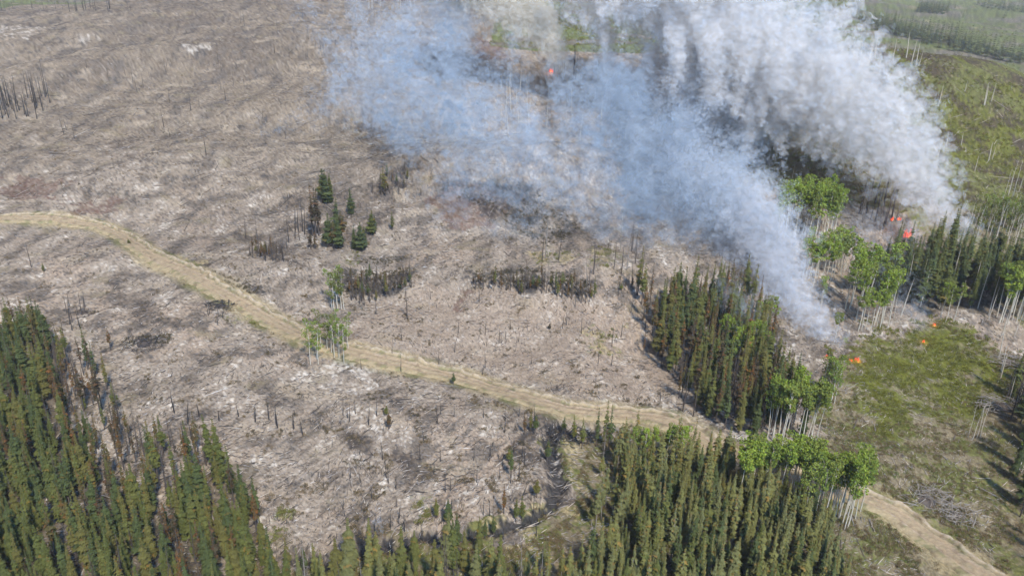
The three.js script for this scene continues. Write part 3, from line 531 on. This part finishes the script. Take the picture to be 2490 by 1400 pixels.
const ORD = ['first', 'second', 'third', 'fourth', 'fifth', 'sixth', 'seventh', 'eighth', 'ninth', 'tenth', 'eleventh', 'twelfth', 'thirteenth', 'fourteenth', 'fifteenth', 'sixteenth', 'seventeenth', 'eighteenth', 'nineteenth', 'twentieth', ...['first', 'second', 'third', 'fourth', 'fifth', 'sixth', 'seventh', 'eighth', 'ninth'].map((w) => 'twenty-' + w)];
const byName = new Map();
for (const s of standing) { const n = nameOf[s.kind]; if (!byName.has(n)) byName.set(n, []); byName.get(n).push(s); }
const massParts = new Map();
const massLabel = { spruce_tree: ['spruce_forest', 'rest of the green spruce forest, crowns packed behind the nearer trees', 'forest'], dead_snag: ['snag_thicket', 'rest of the thin dead trunks scattered over the burn', 'thicket'], scorched_spruce: ['scorched_forest', 'rest of the brown scorched spruces between the green ones', 'forest'], dead_spruce: ['burnt_brush', 'rest of the bare burnt saplings standing in dark strips', 'brush'], aspen_tree: ['aspen_forest', 'rest of the aspens', 'forest'] };
function massOf(name, list) {                           // one object, one instanced child for each shape
  const [title, label, category] = massLabel[name], root = new THREE.Group(); root.name = title; root.userData = { kind: 'stuff', label, category }; scene.add(root);
  const sets = new Map();
  for (const s of list) { const { tall, parts } = partsOf(s), m = poseOf(s, tall); for (const [part, g, mat] of parts) { const key = g.uuid + mat.uuid; if (!sets.has(key)) sets.set(key, { part, g, mat, at: [] }); sets.get(key).at.push(m); } }
  for (const { part, g, mat, at } of sets.values()) { const im = new THREE.InstancedMesh(g, mat, at.length); at.forEach((m, i) => im.setMatrixAt(i, m)); im.name = part === 'trunk' ? 'trunks' : 'crowns'; im.userData = { kind: 'stuff' }; im.castShadow = im.receiveShadow = true; root.add(im); }
}
const alike = new Map();
for (const s of standing) if (s.seen) { const l = ownLabel(s); if (!alike.has(l)) alike.set(l, []); alike.get(l).push(s); }
for (const [l, list] of alike) {
  list.sort((a, b) => a.tx - b.tx);
  const words = l.split(' ').length;
  list.forEach((s, i) => { const back = list.length - 1 - i; s.name = list.length > 1 && list.length <= 57 && words <= 13 ? l + (i < back || i === back ? `, ${ORD[Math.min(i, 28)]} from left` : `, ${ORD[Math.min(back, 28)]} from right`) : l; });
}
for (const [name, list] of byName) {
  list.sort((a, b) => (b.seen - a.seen) || b.px - a.px);
  const own = list.slice(0, 300).filter((s) => s.seen), rest = list.slice(own.length);
  for (const s of own) {
    const { tall, parts } = partsOf(s), root = new THREE.Group(); root.name = numbered(name);
    for (const [part, g, mat] of parts) { const o = new THREE.Mesh(g, mat); o.name = part; root.add(o); }
    poseOf(s, tall).decompose(root.position, root.quaternion, root.scale);
    root.userData = { label: s.name, category: /aspen|spruce/.test(name) ? 'tree' : 'dead tree', group: ownLabel(s) === s.label ? s.group : ownLabel(s) }; shadows(root); scene.add(root);
  }
  const visibleRest = rest.filter((s) => s.by > -200 && s.bx > -900 && s.bx < W + 900);
  if (visibleRest.length && massLabel[name]) massOf(name, visibleRest);
  console.log(name, own.length, visibleRest.length);
}

// ------------------------------------------------------------ fallen logs and slash
{
  const r = rng(99), log = (bend, sides = 5) => tube([[-0.5, 0, 0], [-0.1, bend, 0.02], [0.2, bend * 0.7, -0.02], [0.5, 0, 0]], [1, 0.85, 0.6, 0.3], sides);
  // unit log: length 1, radius scaled by y/z
  const forms = [0.0, 0.3, -0.2].map((b) => log(b));
  const mats = { black: bark(0.035, 0.032, 0.03), brown: bark(0.12, 0.095, 0.075), grey: bark(0.30, 0.265, 0.23), pale: bark(0.47, 0.40, 0.31), white: bark(0.60, 0.55, 0.48) };
  const up = new THREE.Vector3(), mx = new THREE.Matrix4(), X = new THREE.Vector3(), Y = new THREE.Vector3(), Z = new THREE.Vector3();
  const lay = (x, z, a, len, rad, lift = 0) => {
    const dx = Math.cos(a), dz = Math.sin(a), y0 = height(x - dx * len / 2, z - dz * len / 2), y1 = height(x + dx * len / 2, z + dz * len / 2), yc = height(x, z);
    X.set(dx * len, y1 - y0, dz * len); Y.set(0, 1, 0); Z.crossVectors(X, Y).normalize(); Y.crossVectors(Z, X).normalize();
    return new THREE.Matrix4().makeBasis(X.clone(), Y.clone().multiplyScalar(rad), Z.clone().multiplyScalar(rad)).setPosition(x, Math.max((y0 + y1) / 2, yc - 0.1) + rad * 0.6 + lift, z);
  };
  const cand = [], fov = 0.66;
  const tryLog = (big) => {
    // even over the picture's depth range
    const dep = lerp(44, 5.2, Math.pow(r(), 0.8)), rr = EYE / Math.tan(dep * Math.PI / 180) * (0.9 + 0.2 * r()), az = (r() * 2 - 1) * fov, x = rr * Math.sin(az), z = -rr * Math.cos(az);
    if (rr > 900 || near(roadLine, x, z) < 6 || (big && rr < 290 && r() < 0.8)) return;
    const dirN = n2(x / 40, z / 40), a = -0.85 + dirN * 1.2 + (r() - 0.5) * 1.6;
    let kind = 0;
    if (inside(greenClearing, x, z)) kind = 1; else if (inside(greenKnoll, x, z)) kind = 2; else if (inside(grassStrip, x, z)) kind = 3; else if (inside(scrubDark, x, z)) kind = 4; else if (-z > 560 && x > -20) kind = 5;
    const clumpy = fbm(x / 16, z / 16, 2);
    if (!big && r() > 0.5 + 0.8 * clumpy) return;
    const q = r(), mat = kind === 0 ? (q < 0.36 ? 'black' : q < 0.66 ? 'brown' : q < 0.86 ? 'grey' : q < 0.97 ? 'pale' : 'white') : kind === 3 || kind === 1 ? (q < 0.25 ? 'brown' : q < 0.75 ? 'grey' : 'pale') : (q < 0.3 ? 'brown' : q < 0.75 ? 'grey' : 'pale');
    if (kind === 5 && r() < 0.6) return;
    const k = Math.max(0.7, rr / 330), len = (big ? (rr > 290 ? 3.6 : 2.8) + 3.6 * r() * r() : 0.4 + 2.0 * r() * r()) * (0.5 + 0.5 * k), rad = (big ? 0.07 + 0.05 * r() : 0.035 + 0.06 * r());
    cand.push({ x, z, a, len, rad, mat, kind, lift: big ? 0.12 * r() : 0.1 * r(), px: len / rr, f: Math.floor(r() * 3) });
  };
  for (let i = 0; i < 90000; i++) tryLog(false);
  for (let i = 0; i < 3200; i++) tryLog(true);
  cand.sort((a, b) => b.px - a.px);
  const inView = (c) => { const [a, b] = pixel(c.x, height(c.x, c.z), c.z); return a > 0 && a < W && b > 0 && b < H; };
  const where = ['on the grey ash slope', 'in the green clearing', 'on the green knoll', 'in the grass below the burn', 'in the dark scrub', 'on the far slope'], look = { black: 'charred black', brown: 'scorched brown', grey: 'weathered grey', pale: 'pale bare', white: 'ash-white' };
  let own = 0; const rest = new Map();
  for (const c of cand) {
    const m = lay(c.x, c.z, c.a, c.len, c.rad, c.lift);
    if (own < 300 && inView(c)) {
      own++; const o = new THREE.Mesh(forms[c.f], mats[c.mat]); o.name = numbered('fallen_log'); m.decompose(o.position, o.quaternion, o.scale);
      o.userData = { label: look[c.mat] + ' fallen log lying ' + where[c.kind], category: 'log', group: look[c.mat] + ' logs ' + where[c.kind] }; shadows(o); scene.add(o);
    } else { const key = c.mat + c.f; if (!rest.has(key)) rest.set(key, { c, at: [] }); rest.get(key).at.push(m); }
  }
  const root = new THREE.Group(); root.name = 'slash_debris'; root.userData = { kind: 'stuff', label: 'countless small logs and sticks strewn over burn and clearing', category: 'debris' }; scene.add(root);
  for (const { c, at } of rest.values()) { const im = new THREE.InstancedMesh(forms[c.f], mats[c.mat], at.length); at.forEach((m, i) => im.setMatrixAt(i, m)); im.name = 'sticks'; im.userData = { kind: 'stuff' }; im.castShadow = im.receiveShadow = true; root.add(im); }
  console.log('logs', own, cand.length);
}
// ------------------------------------------------------------ slash piles: heaps of criss-crossed poles on an ashy mound
{
  const mound = (r, R, h) => { const pos = [], idx = []; for (let j = 0; j <= 6; j++) for (let i = 0; i < 14; i++) { const q = j / 6, a = i / 14 * 6.283, w = R * q * (0.8 + 0.35 * r()); pos.push(w * Math.cos(a), j === 6 ? -0.4 : h * (1 - q * q) * (0.75 + 0.4 * r()), w * Math.sin(a)); if (j < 6) { const k = j * 14 + i, l = j * 14 + (i + 1) % 14; idx.push(k, l, k + 14, l, l + 14, k + 14); } } const g = new THREE.BufferGeometry(); g.setAttribute('position', new THREE.Float32BufferAttribute(pos, 3)); g.setIndex(idx); g.computeVertexNormals(); return g; };
  const piles = [[535, 745, 3.4, 1.5, 'charBark', 'charred black slash pile on the near side of the road', 70], [1385, 1062, 4.5, 1.2, 'charBark', 'burnt black slash pile at the charred border beside the straw', 80], [1335, 1090, 2.2, 0.9, 'charBark', 'small black heap on the burnt border above the straw strip', 40], [930, 1325, 2.2, 0.8, 'charBark', 'smouldering ashy heap at the bottom with a wisp of smoke', 50], [2250, 1215, 5, 1.2, 'greyBark', 'long grey slash pile across the road from the aspens', 90], [2330, 1255, 4, 1.1, 'greyBark', 'grey slash pile nearest the right bend of the road', 70], [2440, 990, 5, 1.6, 'greyBark', 'heap of grey uprooted trunks at the right edge of the clearing', 90], [2450, 880, 4.5, 1.5, 'greyBark', 'tangle of grey dead branches above the heap of uprooted trunks', 80], [980, 450, 4, 1.4, 'burntBark', 'dark tangle of burnt poles at the smoke edge on the slope', 70], [1010, 345, 5, 1.2, 'paleBark', 'pale tangle of poles on white ash at the smoke edge', 60], [205, 760, 3, 0.8, 'burntBark', 'flat burnt heap beside the tip of the lower left stand', 40], [350, 835, 5, 0.6, 'charBark', 'low black charred windrow on the ash slope', 70]];
  for (const [px, py, R, h, mat, label, n] of piles) {
    const r = rng(px * 3 + py), g = place(px, py), root = new THREE.Group(), sticks = []; root.name = numbered('slash_pile'); root.position.copy(g); root.userData = { label, category: 'slash pile' };
    for (let i = 0; i < n; i++) { const a = r() * 6.28, q = R * Math.sqrt(r()) * 0.9, x = q * Math.cos(a) * 1.4, z = q * Math.sin(a), y = h * (1 - (q / R) ** 2) * (0.6 + 0.6 * r()) + 0.1, b = r() * 6.28, L = R * (0.25 + 0.6 * r()), t = (r() - 0.4) * 0.5, w = 0.05 + 0.08 * r(); sticks.push(tube([[x - L / 2 * Math.cos(b), y - t * L / 2, z - L / 2 * Math.sin(b)], [x + L / 2 * Math.cos(b), y + t * L / 2, z + L / 2 * Math.sin(b)]], [w, w * 0.5], 4)); }
    const m = new THREE.Mesh(mound(r, R * 0.45, h * 0.6), mat === 'charBark' ? M.burntBark : M.spruceBark); m.name = 'mound'; const st = new THREE.Mesh(plain(sticks), M[mat]); st.name = 'sticks'; st.userData = { kind: 'stuff' }; root.add(m, st); shadows(root); scene.add(root);
  }
}
// ------------------------------------------------------------ low growth: shrubs and seedlings
{
  const tuft = (seed) => { const r = rng(seed), T = new Tri(); for (let i = 0; i < 26; i++) { const a = r() * 6.28, q = Math.sqrt(r()) * 0.6, x = q * Math.cos(a), z = q * Math.sin(a), y = r() * (1 - q * 0.8), s = 0.16 + 0.16 * r(), b = r() * 6.28, v = 0.7 + 0.6 * r(); T.tri([x, y, z], [x + s * Math.cos(b), y + s * 0.4 * (r() - 0.2), z + s * Math.sin(b)], [x + s * 0.7 * Math.cos(b + 1.2), y + s * 0.9, z + s * 0.7 * Math.sin(b + 1.2)], [v, v, v * 0.9]); } return T.geo(); };
  const forms = [1, 2, 3].map((s) => tuft(700 + s)), mats = { lush: foliage(0.190, 0.190, 0.024), olive: foliage(0.175, 0.175, 0.048), brown: foliage(0.20, 0.145, 0.08), dark: foliage(0.085, 0.07, 0.035), gold: foliage(0.22, 0.18, 0.06), bright: foliage(0.12, 0.20, 0.03) };
  const sets = new Map(), put = (x, z, s, mat, r) => { const f = Math.floor(r() * 3), key = mat + f; if (!sets.has(key)) sets.set(key, { f, mat, at: [] }); sets.get(key).at.push(new THREE.Matrix4().compose(new THREE.Vector3(x, height(x, z) - 0.08, z), new THREE.Quaternion().setFromAxisAngle(new THREE.Vector3(0, 1, 0), r() * 6.28), new THREE.Vector3(s, s * (0.8 + 0.6 * r()), s))); };
  const r = rng(123);
  for (let i = 0; i < 230000; i++) {
    const dep = lerp(45, 4.8, r()), rr = EYE / Math.tan(dep * Math.PI / 180) * (0.9 + 0.2 * r()), az = (r() * 2 - 1) * 0.68, x = rr * Math.sin(az), z = -rr * Math.cos(az), q = r(), cl = fbm(x / 9, z / 9, 2);
    if (near(roadLine, x, z) < 4.5) continue;
    const k = clamp(rr / 300, 0.7, 2.2);
    if (inside(greenLush, x + 14 * cl, z + 14 * n2(x / 12, z / 12))) { if (cl > -0.25) put(x, z, (0.7 + 0.6 * q) * k, q < 0.75 ? 'lush' : 'olive', r); }
    else if (inside(greenClearing, x, z)) { if (cl + q * 0.3 > 0.08) put(x, z, (0.5 + 0.5 * q) * k, q < 0.15 ? 'bright' : q < 0.7 ? 'olive' : 'brown', r); }
    else if (inside(greenKnoll, x, z)) { if (cl > -0.1) put(x, z, (0.6 + 0.6 * q) * k * 0.75, q < 0.5 ? 'lush' : q < 0.9 ? 'olive' : 'brown', r); }
    else if (inside(grassStrip, x, z)) { if (cl > 0 && !inside(strawStrip, x, z)) put(x, z, (0.5 + 0.5 * q) * k, q < 0.6 ? 'olive' : 'brown', r); }
    else if (inside(scrubDark, x, z)) { if (cl > -0.05) put(x, z, (0.7 + 0.5 * q) * k, q < 0.5 ? 'olive' : q < 0.75 ? 'lush' : 'brown', r); }
    else if (rr > 560 && x > -20) { if (cl > 0.05 && q < 0.5) put(x, z, (1 + 0.8 * q) * k * 0.8, q < 0.25 ? 'lush' : 'olive', r); }
    else if (greenPatch.some((p) => inside(p, x, z))) { if (cl > 0.02 && r() < 0.6) put(x, z, 0.4 + 0.5 * q, q < 0.5 ? 'gold' : 'olive', r); }
    else if (darkPatch.some((p) => inside(p, x, z))) { if (q < 0.5) put(x, z, 0.6 + 0.5 * q, 'dark', r); }
    else if (rr < 520 && cl > 0.3 && q < 0.35) put(x, z, 0.5 + 0.6 * q, q < 0.2 ? 'dark' : 'brown', r);
  }
  const root = new THREE.Group(); root.name = 'ground_cover'; root.userData = { kind: 'stuff', label: 'low shrubs and grass tufts over clearings and knoll', category: 'shrubs' }; scene.add(root);
  let n = 0; for (const { f, mat, at } of sets.values()) { const im = new THREE.InstancedMesh(forms[f], mats[mat], at.length); at.forEach((m, i) => im.setMatrixAt(i, m)); im.name = 'tufts'; im.userData = { kind: 'stuff' }; im.castShadow = im.receiveShadow = true; root.add(im); n += at.length; }
  console.log('tufts', n);
}
// ------------------------------------------------------------ far woods
{
  const cone = spruceCrown(900, { radius: 2.3, base: 0.02, step: 1.2, n: 6, width: 1.8 }), at = [[], [], []], r = rng(321);
  const strip = area([[2060, 38], [2180, 62], [2300, 92], [2420, 122], [2620, 170], [2620, 186], [2400, 142], [2250, 108], [2150, 78]]), strip2 = area([[2370, 8], [2620, 40], [2620, 56], [2400, 20]]), patch = area([[2240, 18], [2310, 26], [2300, 36], [2230, 30]]);
  const put = (x, z, k, s) => at[k].push(new THREE.Matrix4().compose(new THREE.Vector3(x, height(x, z) - 0.3, z), new THREE.Quaternion().setFromAxisAngle(new THREE.Vector3(0, 1, 0), r() * 6.28), new THREE.Vector3(s, s * (0.8 + 0.5 * r()), s)));
  for (const [p, gap, k] of [[strip, 8, 0], [strip2, 14, 0], [patch, 7, 0]]) for (let x = p.box[0]; x < p.box[1]; x += gap) for (let z = p.box[2]; z < p.box[3]; z += gap) { const qx = x + gap * r(), qz = z + gap * r(); if (inside(p, qx, qz) && r() < 0.9) put(qx, qz, r() < 0.75 ? 0 : 1, 0.9 + 0.5 * r()); }
  for (let i = 0; i < 2600; i++) { const rr = 640 + 1500 * r() * r(), az = -0.7 + 1.4 * r(), x = rr * Math.sin(az), z = -rr * Math.cos(az), c = fbm(x / 120, z / 70, 3); if (x < -30 && rr < 900) continue; if (c < 0.02) continue; put(x, z, r() < 0.65 ? 2 : 1, 0.5 + 0.6 * r()); }
  const root = new THREE.Group(); root.name = 'far_woods'; root.userData = { kind: 'stuff', label: 'dark strip and grey thickets of woods on the far slopes', category: 'woods' }; scene.add(root);
  const twiggy = spruceCrown(901, { radius: 1.6, base: 0.1, step: 1.0, n: 6, width: 0.35, keep: 0.8 });
  [[cone, M.spruce[2]], [cone, M.spruce[1]], [twiggy, M.dead[2]]].forEach(([g, m], i) => { const im = new THREE.InstancedMesh(g, m, at[i].length); at[i].forEach((q, k) => im.setMatrixAt(k, q)); im.name = 'far_trees'; im.userData = { kind: 'stuff' }; root.add(im); });
}
// ------------------------------------------------------------ flames
function flame(px, py, tall, label, lift = 0) {
  const r = rng(Math.floor(px * 7 + py)), g = place(px, py), root = new THREE.Group();
  const tongues = (n, size, spread) => { const list = []; for (let i = 0; i < n; i++) { const a = r() * 6.28, q = spread * tall * r(), h = size * tall * (0.4 + 0.6 * r()), x = 1.5 * q * Math.cos(a), z = q * Math.sin(a), w = size * tall * (0.05 + 0.06 * r()), s = (r() - 0.6) * 0.5 * tall * size; list.push(tube([[x, -0.1, z], [x + s * 0.2, h * 0.3, z], [x + s * 0.1, h * 0.62, z + s * 0.2], [x + s * 0.6, h, z + s * 0.3]], [w, w * 1.25, w * 0.65, 0.02], 6)); } return plain(list); };
  const fire = (r0, g0, b0, k) => new THREE.MeshStandardMaterial({ color: lin(0.1, 0.02, 0.01), emissive: lin(r0, g0, b0), emissiveIntensity: k, roughness: 1 });
  const outer = new THREE.Mesh(tongues(9, 1, 0.4), fire(1, 0.10, 0.045, 0.75)); outer.name = 'flame_tongues';
  const core = new THREE.Mesh(tongues(4, 0.62, 0.3), fire(1, 0.36, 0.10, 1.1)); core.name = 'flame_core'; core.position.z = 0.12 * tall;
  root.add(outer, core); root.name = numbered('flame'); root.position.copy(g); root.position.y += lift; root.userData = { label, category: 'flame' }; scene.add(root);
  const l = new THREE.PointLight(new THREE.Color(1, 0.4, 0.12), 8 * tall, 0, 2); l.position.set(g.x, g.y + lift + tall * 0.5, g.z + tall * 0.6); l.shadow.radius = 20; l.castShadow = true; l.name = root.name + '_light'; scene.add(l);
}
flame(2200, 620, 3.4, 'large torching flame above the dark spruces', 6.5);
flame(2166, 560, 1.6, 'small flame left of the torching flame', 4);
flame(2181, 560, 1.3, 'tiny flame between the two torching flames', 4.2);
flame(2086, 878, 1.3, 'orange ground flame at the edge of the green clearing');
flame(2070, 878, 0.8, 'low flame left of the orange ground flame');
flame(2012, 868, 0.9, 'small red flame at the foot of the middle smoke');
flame(2272, 790, 0.9, 'small flame above the green clearing by slender aspens');
flame(2246, 832, 0.8, 'faint flame in charred debris above the green clearing');
flame(1339, 176, 2.8, 'red flame below the far cream smoke');

// ------------------------------------------------------------ smoke: clouds of tiny see-through flakes
const flake = (() => { const T = new Tri(), c = [1, 1, 1], rim = []; for (let i = 0; i < 7; i++) { const a = i / 7 * 6.283; rim.push([Math.cos(a) * (0.85 + 0.25 * ((i * 37) % 5) / 5), -0.25, Math.sin(a) * (0.85 + 0.25 * ((i * 53) % 7) / 7)]); } for (let i = 0; i < 7; i++) T.tri([0, 0.12, 0], rim[(i + 1) % 7], rim[i], c); return T.geo(false); })();
function smokeMat(r, g, b, opacity) { const m = new THREE.MeshPhysicalMaterial({ color: lin(r, g, b), roughness: 1, transmission: 0.6, thickness: 0, transparent: true, opacity, side: THREE.DoubleSide }); m.specularIntensity = 0; return m; }
// path: [px, py, depth, radius, how dense]. The plume is filled cell by cell: one flake in each cell, the larger the denser the smoke is there.
function smoke(name, label, paths, o) {
  const r = rng(o.seed), done = new Set(), sets = [[], []];
  for (const path of Array.isArray(paths[0][0]) ? paths : [paths]) fillSmoke(path, o, r, done, sets);
  const root = new THREE.Group(); root.name = numbered(name); root.userData = { kind: 'stuff', label, category: 'smoke' }; scene.add(root);
  sets.forEach((at, k) => { if (!at.length) return; const im = new THREE.InstancedMesh(flake, smokeMat(...(k ? o.thin ?? o.color : o.color), o.opacity), at.length); at.forEach((m, i) => im.setMatrixAt(i, m)); im.name = k ? 'thin_smoke' : 'thick_smoke'; im.userData = { kind: 'stuff' }; im.castShadow = im.receiveShadow = true; root.add(im); });
  console.log(name, sets[0].length, sets[1].length);
}
function fillSmoke(path, o, r, done, sets) {
  const pts = path.map(([x, y, d]) => at(x, y, d)), curve = new THREE.CatmullRomCurve3(pts, false, 'centripetal'), n = path.length - 1, S = 160, c = [];
  for (let i = 0; i <= S; i++) { const f = Math.min(i / S * n, n - 1e-6), k = Math.floor(f), p = curve.getPoint(i / S); c.push([p.x, p.y, p.z, lerp(path[k][3], path[k + 1][3], f - k), lerp(path[k][4] ?? 1, path[k + 1][4] ?? 1, f - k)]); }
  const { cell, soft, swirl, rough } = o, q4 = new THREE.Quaternion(), s3 = new THREE.Vector3(), p3 = new THREE.Vector3(), e = new THREE.Euler(), reach = 1 + (o.over ?? 0.45);
  const fb = (x, y, z, k) => n3(x / k, y / k, z / k) * 0.55 + n3(x / k * 2.1 + 7, y / k * 2.1, z / k * 2.1) * 0.28 + n3(x / k * 4.3, y / k * 4.3 + 5, z / k * 4.3) * 0.17;
  const squash = o.flat ?? 1, seen = new Set();
  for (let i = 0; i <= S; i++) {
    const [cx, cy, cz, R] = c[i], m = R * reach;
    const x0 = Math.floor((cx - m) / cell), x1 = Math.ceil((cx + m) / cell), y0 = Math.floor((cy - m * squash) / cell), y1 = Math.ceil((cy + m * squash) / cell), z0 = Math.floor((cz - m) / cell), z1 = Math.ceil((cz + m) / cell);
    for (let a = x0; a <= x1; a++) for (let b = y0; b <= y1; b++) for (let g = z0; g <= z1; g++) {
      const key = (a + 1000) * 4e6 + (b + 500) * 2000 + (g + 1500);
      if (done.has(key) || seen.has(key)) continue; seen.add(key);
      const x = (a + r()) * cell, y = (b + r()) * cell, z = (g + r()) * cell;
      let q = 9, much = 1, Rn = 1;
      for (let k = Math.max(0, i - 30); k <= Math.min(S, i + 30); k += 2) { const t = c[k], dd = Math.hypot(x - t[0], (y - t[1]) / squash, z - t[2]) / t[3]; if (dd < q) { q = dd; much = t[4]; Rn = t[3]; } }
      if (q > reach) continue;
      const w = Math.max(3, Rn * swirl), wx = x + 0.35 * w * n3(x / w / 1.4, y / w / 1.4, z / w / 1.4 + 20), wy = y + 0.35 * w * n3(x / w / 1.4 + 20, y / w / 1.4, z / w / 1.4);
      const lobes = Math.abs(n3(wx / w, wy / w, z / w)) * 1.1 + Math.abs(n3(wx / w * 2.2 + 7, wy / w * 2.2, z / w * 2.2)) * 0.55 - 0.55;   // rounded lobes with creases between them
      const edge = q - 0.5 + rough * lerp(fb(wx, wy, z, w), -lobes * 0.75, o.puffy ?? 0), dens = smooth(-edge, -0.5, -0.5 + soft) * much * (1 - (o.holes ?? 0.4) * clamp(0.5 + 0.9 * fb(wx + 50, wy, z, w * 1.6), 0, 1));
      if (dens < 0.035 || y < hMacro(x, z) + 0.6) continue;
      if (dens > 0.3) done.add(key);
      const size = cell * (o.fill ?? 0.62) * Math.sqrt(dens) * (0.85 + 0.3 * r());
      sets[dens > 0.42 ? 0 : 1].push(new THREE.Matrix4().compose(p3.set(x, y, z), q4.setFromEuler(e.set(r() * 6.28, r() * 6.28, r() * 6.28)), s3.set(size, size, size)));
    }
  }
}
const GREY = [0.94, 0.92, 0.885], BLUE = [0.71, 0.85, 0.98], PALE = [0.84, 0.90, 0.95], CREAM = [0.96, 0.92, 0.82];
smoke('smoke_plume', 'thick grey-white main smoke column drifting up and left over the knoll', [[[2325, 555, 262, 4.5, 0.9], [2285, 500, 266, 8, 1], [2230, 420, 276, 11, 1], [2165, 340, 292, 15, 1], [2060, 250, 312, 21, 1], [1930, 190, 332, 26, 1], [1800, 110, 360, 32, 0.9], [1700, 20, 395, 36, 0.75], [1600, -70, 430, 42, 0.6]], [[2140, 320, 298, 12, 1], [2195, 268, 302, 11.5, 1]], [[2260, 470, 270, 6, 1], [2275, 440, 272, 5, 0.9]], [[1980, 180, 330, 16, 1], [1990, 110, 338, 14, 0.8]], [[2370, 560, 268, 3, 0.7], [2345, 520, 270, 6, 0.7]], [[2230, 560, 255, 3, 0.6], [2240, 500, 262, 7, 0.7]]], { seed: 1, cell: 2.2, opacity: 0.17, color: GREY, thin: PALE, soft: 0.5, swirl: 0.85, rough: 1.5, holes: 0.3, fill: 1.08, puffy: 0.8 });
smoke('smoke_plume', 'blue-white smoke billowing up from the ground fire in the middle', [[[2060, 875, 195, 2, 0.9], [2015, 820, 201, 5, 1], [1950, 740, 213, 7, 1], [1895, 670, 226, 9, 1], [1880, 600, 244, 11.5, 0.85], [1820, 530, 262, 15, 0.6], [1740, 460, 286, 20, 0.35], [1640, 390, 312, 26, 0.2]], [[1990, 872, 197, 1.5, 0.7], [1965, 830, 201, 3.5, 0.8], [1930, 760, 210, 5, 0.7]]], { seed: 2, cell: 1.35, opacity: 0.1, color: [0.94, 0.95, 0.96], thin: PALE, soft: 0.7, swirl: 0.9, rough: 1.4, holes: 0.4, fill: 1.32, puffy: 0.65 });
smoke('smoke_veil', 'thin blue smoke veil spread across the upper middle slope', [[[1830, 570, 255, 10, 0.6], [1700, 520, 262, 17, 0.8], [1500, 455, 275, 25, 0.9], [1310, 400, 286, 29, 0.9], [1130, 340, 306, 33, 0.8], [1010, 250, 345, 38, 0.5], [930, 140, 410, 42, 0.25]], [[1690, 430, 300, 28, 0.9], [1500, 330, 340, 38, 1], [1300, 260, 375, 42, 1], [1130, 180, 420, 46, 0.7], [1010, 60, 500, 52, 0.35]], [[1200, 330, 330, 40, 0.25], [1000, 240, 370, 52, 0.3], [880, 130, 440, 60, 0.22], [800, 20, 540, 70, 0.15]]], { seed: 3, cell: 3.5, opacity: 0.058, color: BLUE, soft: 1.25, swirl: 0.9, rough: 0.85, holes: 0.6, fill: 1.35 });
smoke('smoke_veil', 'hazy grey-blue smoke between the far column and the main column', [[[1860, 235, 395, 26, 0.8], [1740, 210, 410, 36, 1], [1620, 120, 450, 42, 1], [1520, 10, 490, 46, 0.9]], [[1780, 320, 345, 24, 0.9], [1620, 250, 370, 36, 1], [1470, 200, 400, 38, 1], [1330, 190, 425, 36, 0.7]]], { seed: 10, cell: 4, opacity: 0.085, color: PALE, soft: 1.1, swirl: 0.9, rough: 0.85, holes: 0.5, fill: 1.15 });
smoke('smoke_veil', 'pinkish white smoke lying low over the ash left of the middle column', [[1850, 650, 238, 8, 0.8], [1750, 600, 252, 13, 0.9], [1620, 530, 275, 17, 0.8], [1460, 480, 295, 20, 0.5]], { seed: 11, cell: 2.2, opacity: 0.03, color: [0.93, 0.93, 0.95], soft: 1.2, swirl: 1, rough: 0.9, holes: 0.5, fill: 1.6, flat: 0.6 });
smoke('smoke_plume', 'cream smoke column rising from the far snags at top centre', [[1380, 172, 440, 3.5, 1], [1348, 122, 442, 7, 1], [1318, 65, 448, 11, 1], [1262, 8, 456, 17, 0.9], [1180, -70, 470, 26, 0.7]], { seed: 4, cell: 1.6, opacity: 0.15, color: CREAM, thin: CREAM, soft: 0.5, swirl: 0.8, rough: 1.1, holes: 0.3, fill: 1.35, puffy: 0.75 });
smoke('smoke_plume', 'small blue smoke wisp among the half-burnt spruces', [[1905, 905, 188, 1.2, 1], [1885, 850, 192, 2.4, 1], [1835, 780, 198, 4, 0.7], [1770, 725, 210, 6.5, 0.4]], { seed: 5, cell: 0.8, opacity: 0.045, color: PALE, soft: 1.1, swirl: 1, rough: 1.1, holes: 0.5, fill: 1.5 });
smoke('smoke_plume', 'thin smoke in front of the dark spruces above the clearing', [[2245, 805, 203, 1.6, 1], [2225, 750, 208, 5, 0.9], [2195, 700, 214, 8, 0.7], [2130, 640, 225, 10, 0.5]], { seed: 6, cell: 1.2, opacity: 0.04, color: PALE, soft: 1.2, swirl: 0.9, rough: 1.1, holes: 0.6, fill: 1.5 });
smoke('smoke_plume', 'tiny white wisp from the smouldering heap at the bottom', [[930, 1315, 115, 0.2, 1], [928, 1295, 116, 0.6, 1], [915, 1262, 118, 1.5, 0.5]], { seed: 7, cell: 0.28, opacity: 0.09, color: PALE, soft: 1.2, swirl: 0.9, rough: 1.0, holes: 0.6, fill: 1.1 });
smoke('smoke_plume', 'faint smoke low over the trunks left of the small clump', [[700, 595, 252, 4, 0.8], [645, 560, 262, 8, 0.7], [590, 535, 274, 12, 0.4]], { seed: 8, cell: 1.9, opacity: 0.03, color: PALE, soft: 1.5, swirl: 0.9, rough: 1.0, holes: 0.7, flat: 0.5, fill: 1.1 });
smoke('smoke_veil', 'pale smoke drifting through the aspens behind the dark spruces', [[2230, 600, 250, 6, 0.9], [2110, 560, 260, 12, 0.9], [1980, 570, 262, 11, 0.6], [1890, 590, 252, 10, 0.6]], { seed: 9, cell: 2.1, opacity: 0.05, color: [0.90, 0.92, 0.95], soft: 1.4, swirl: 1, rough: 1, holes: 0.6, fill: 1.15 });

renderer.render(scene, camera);
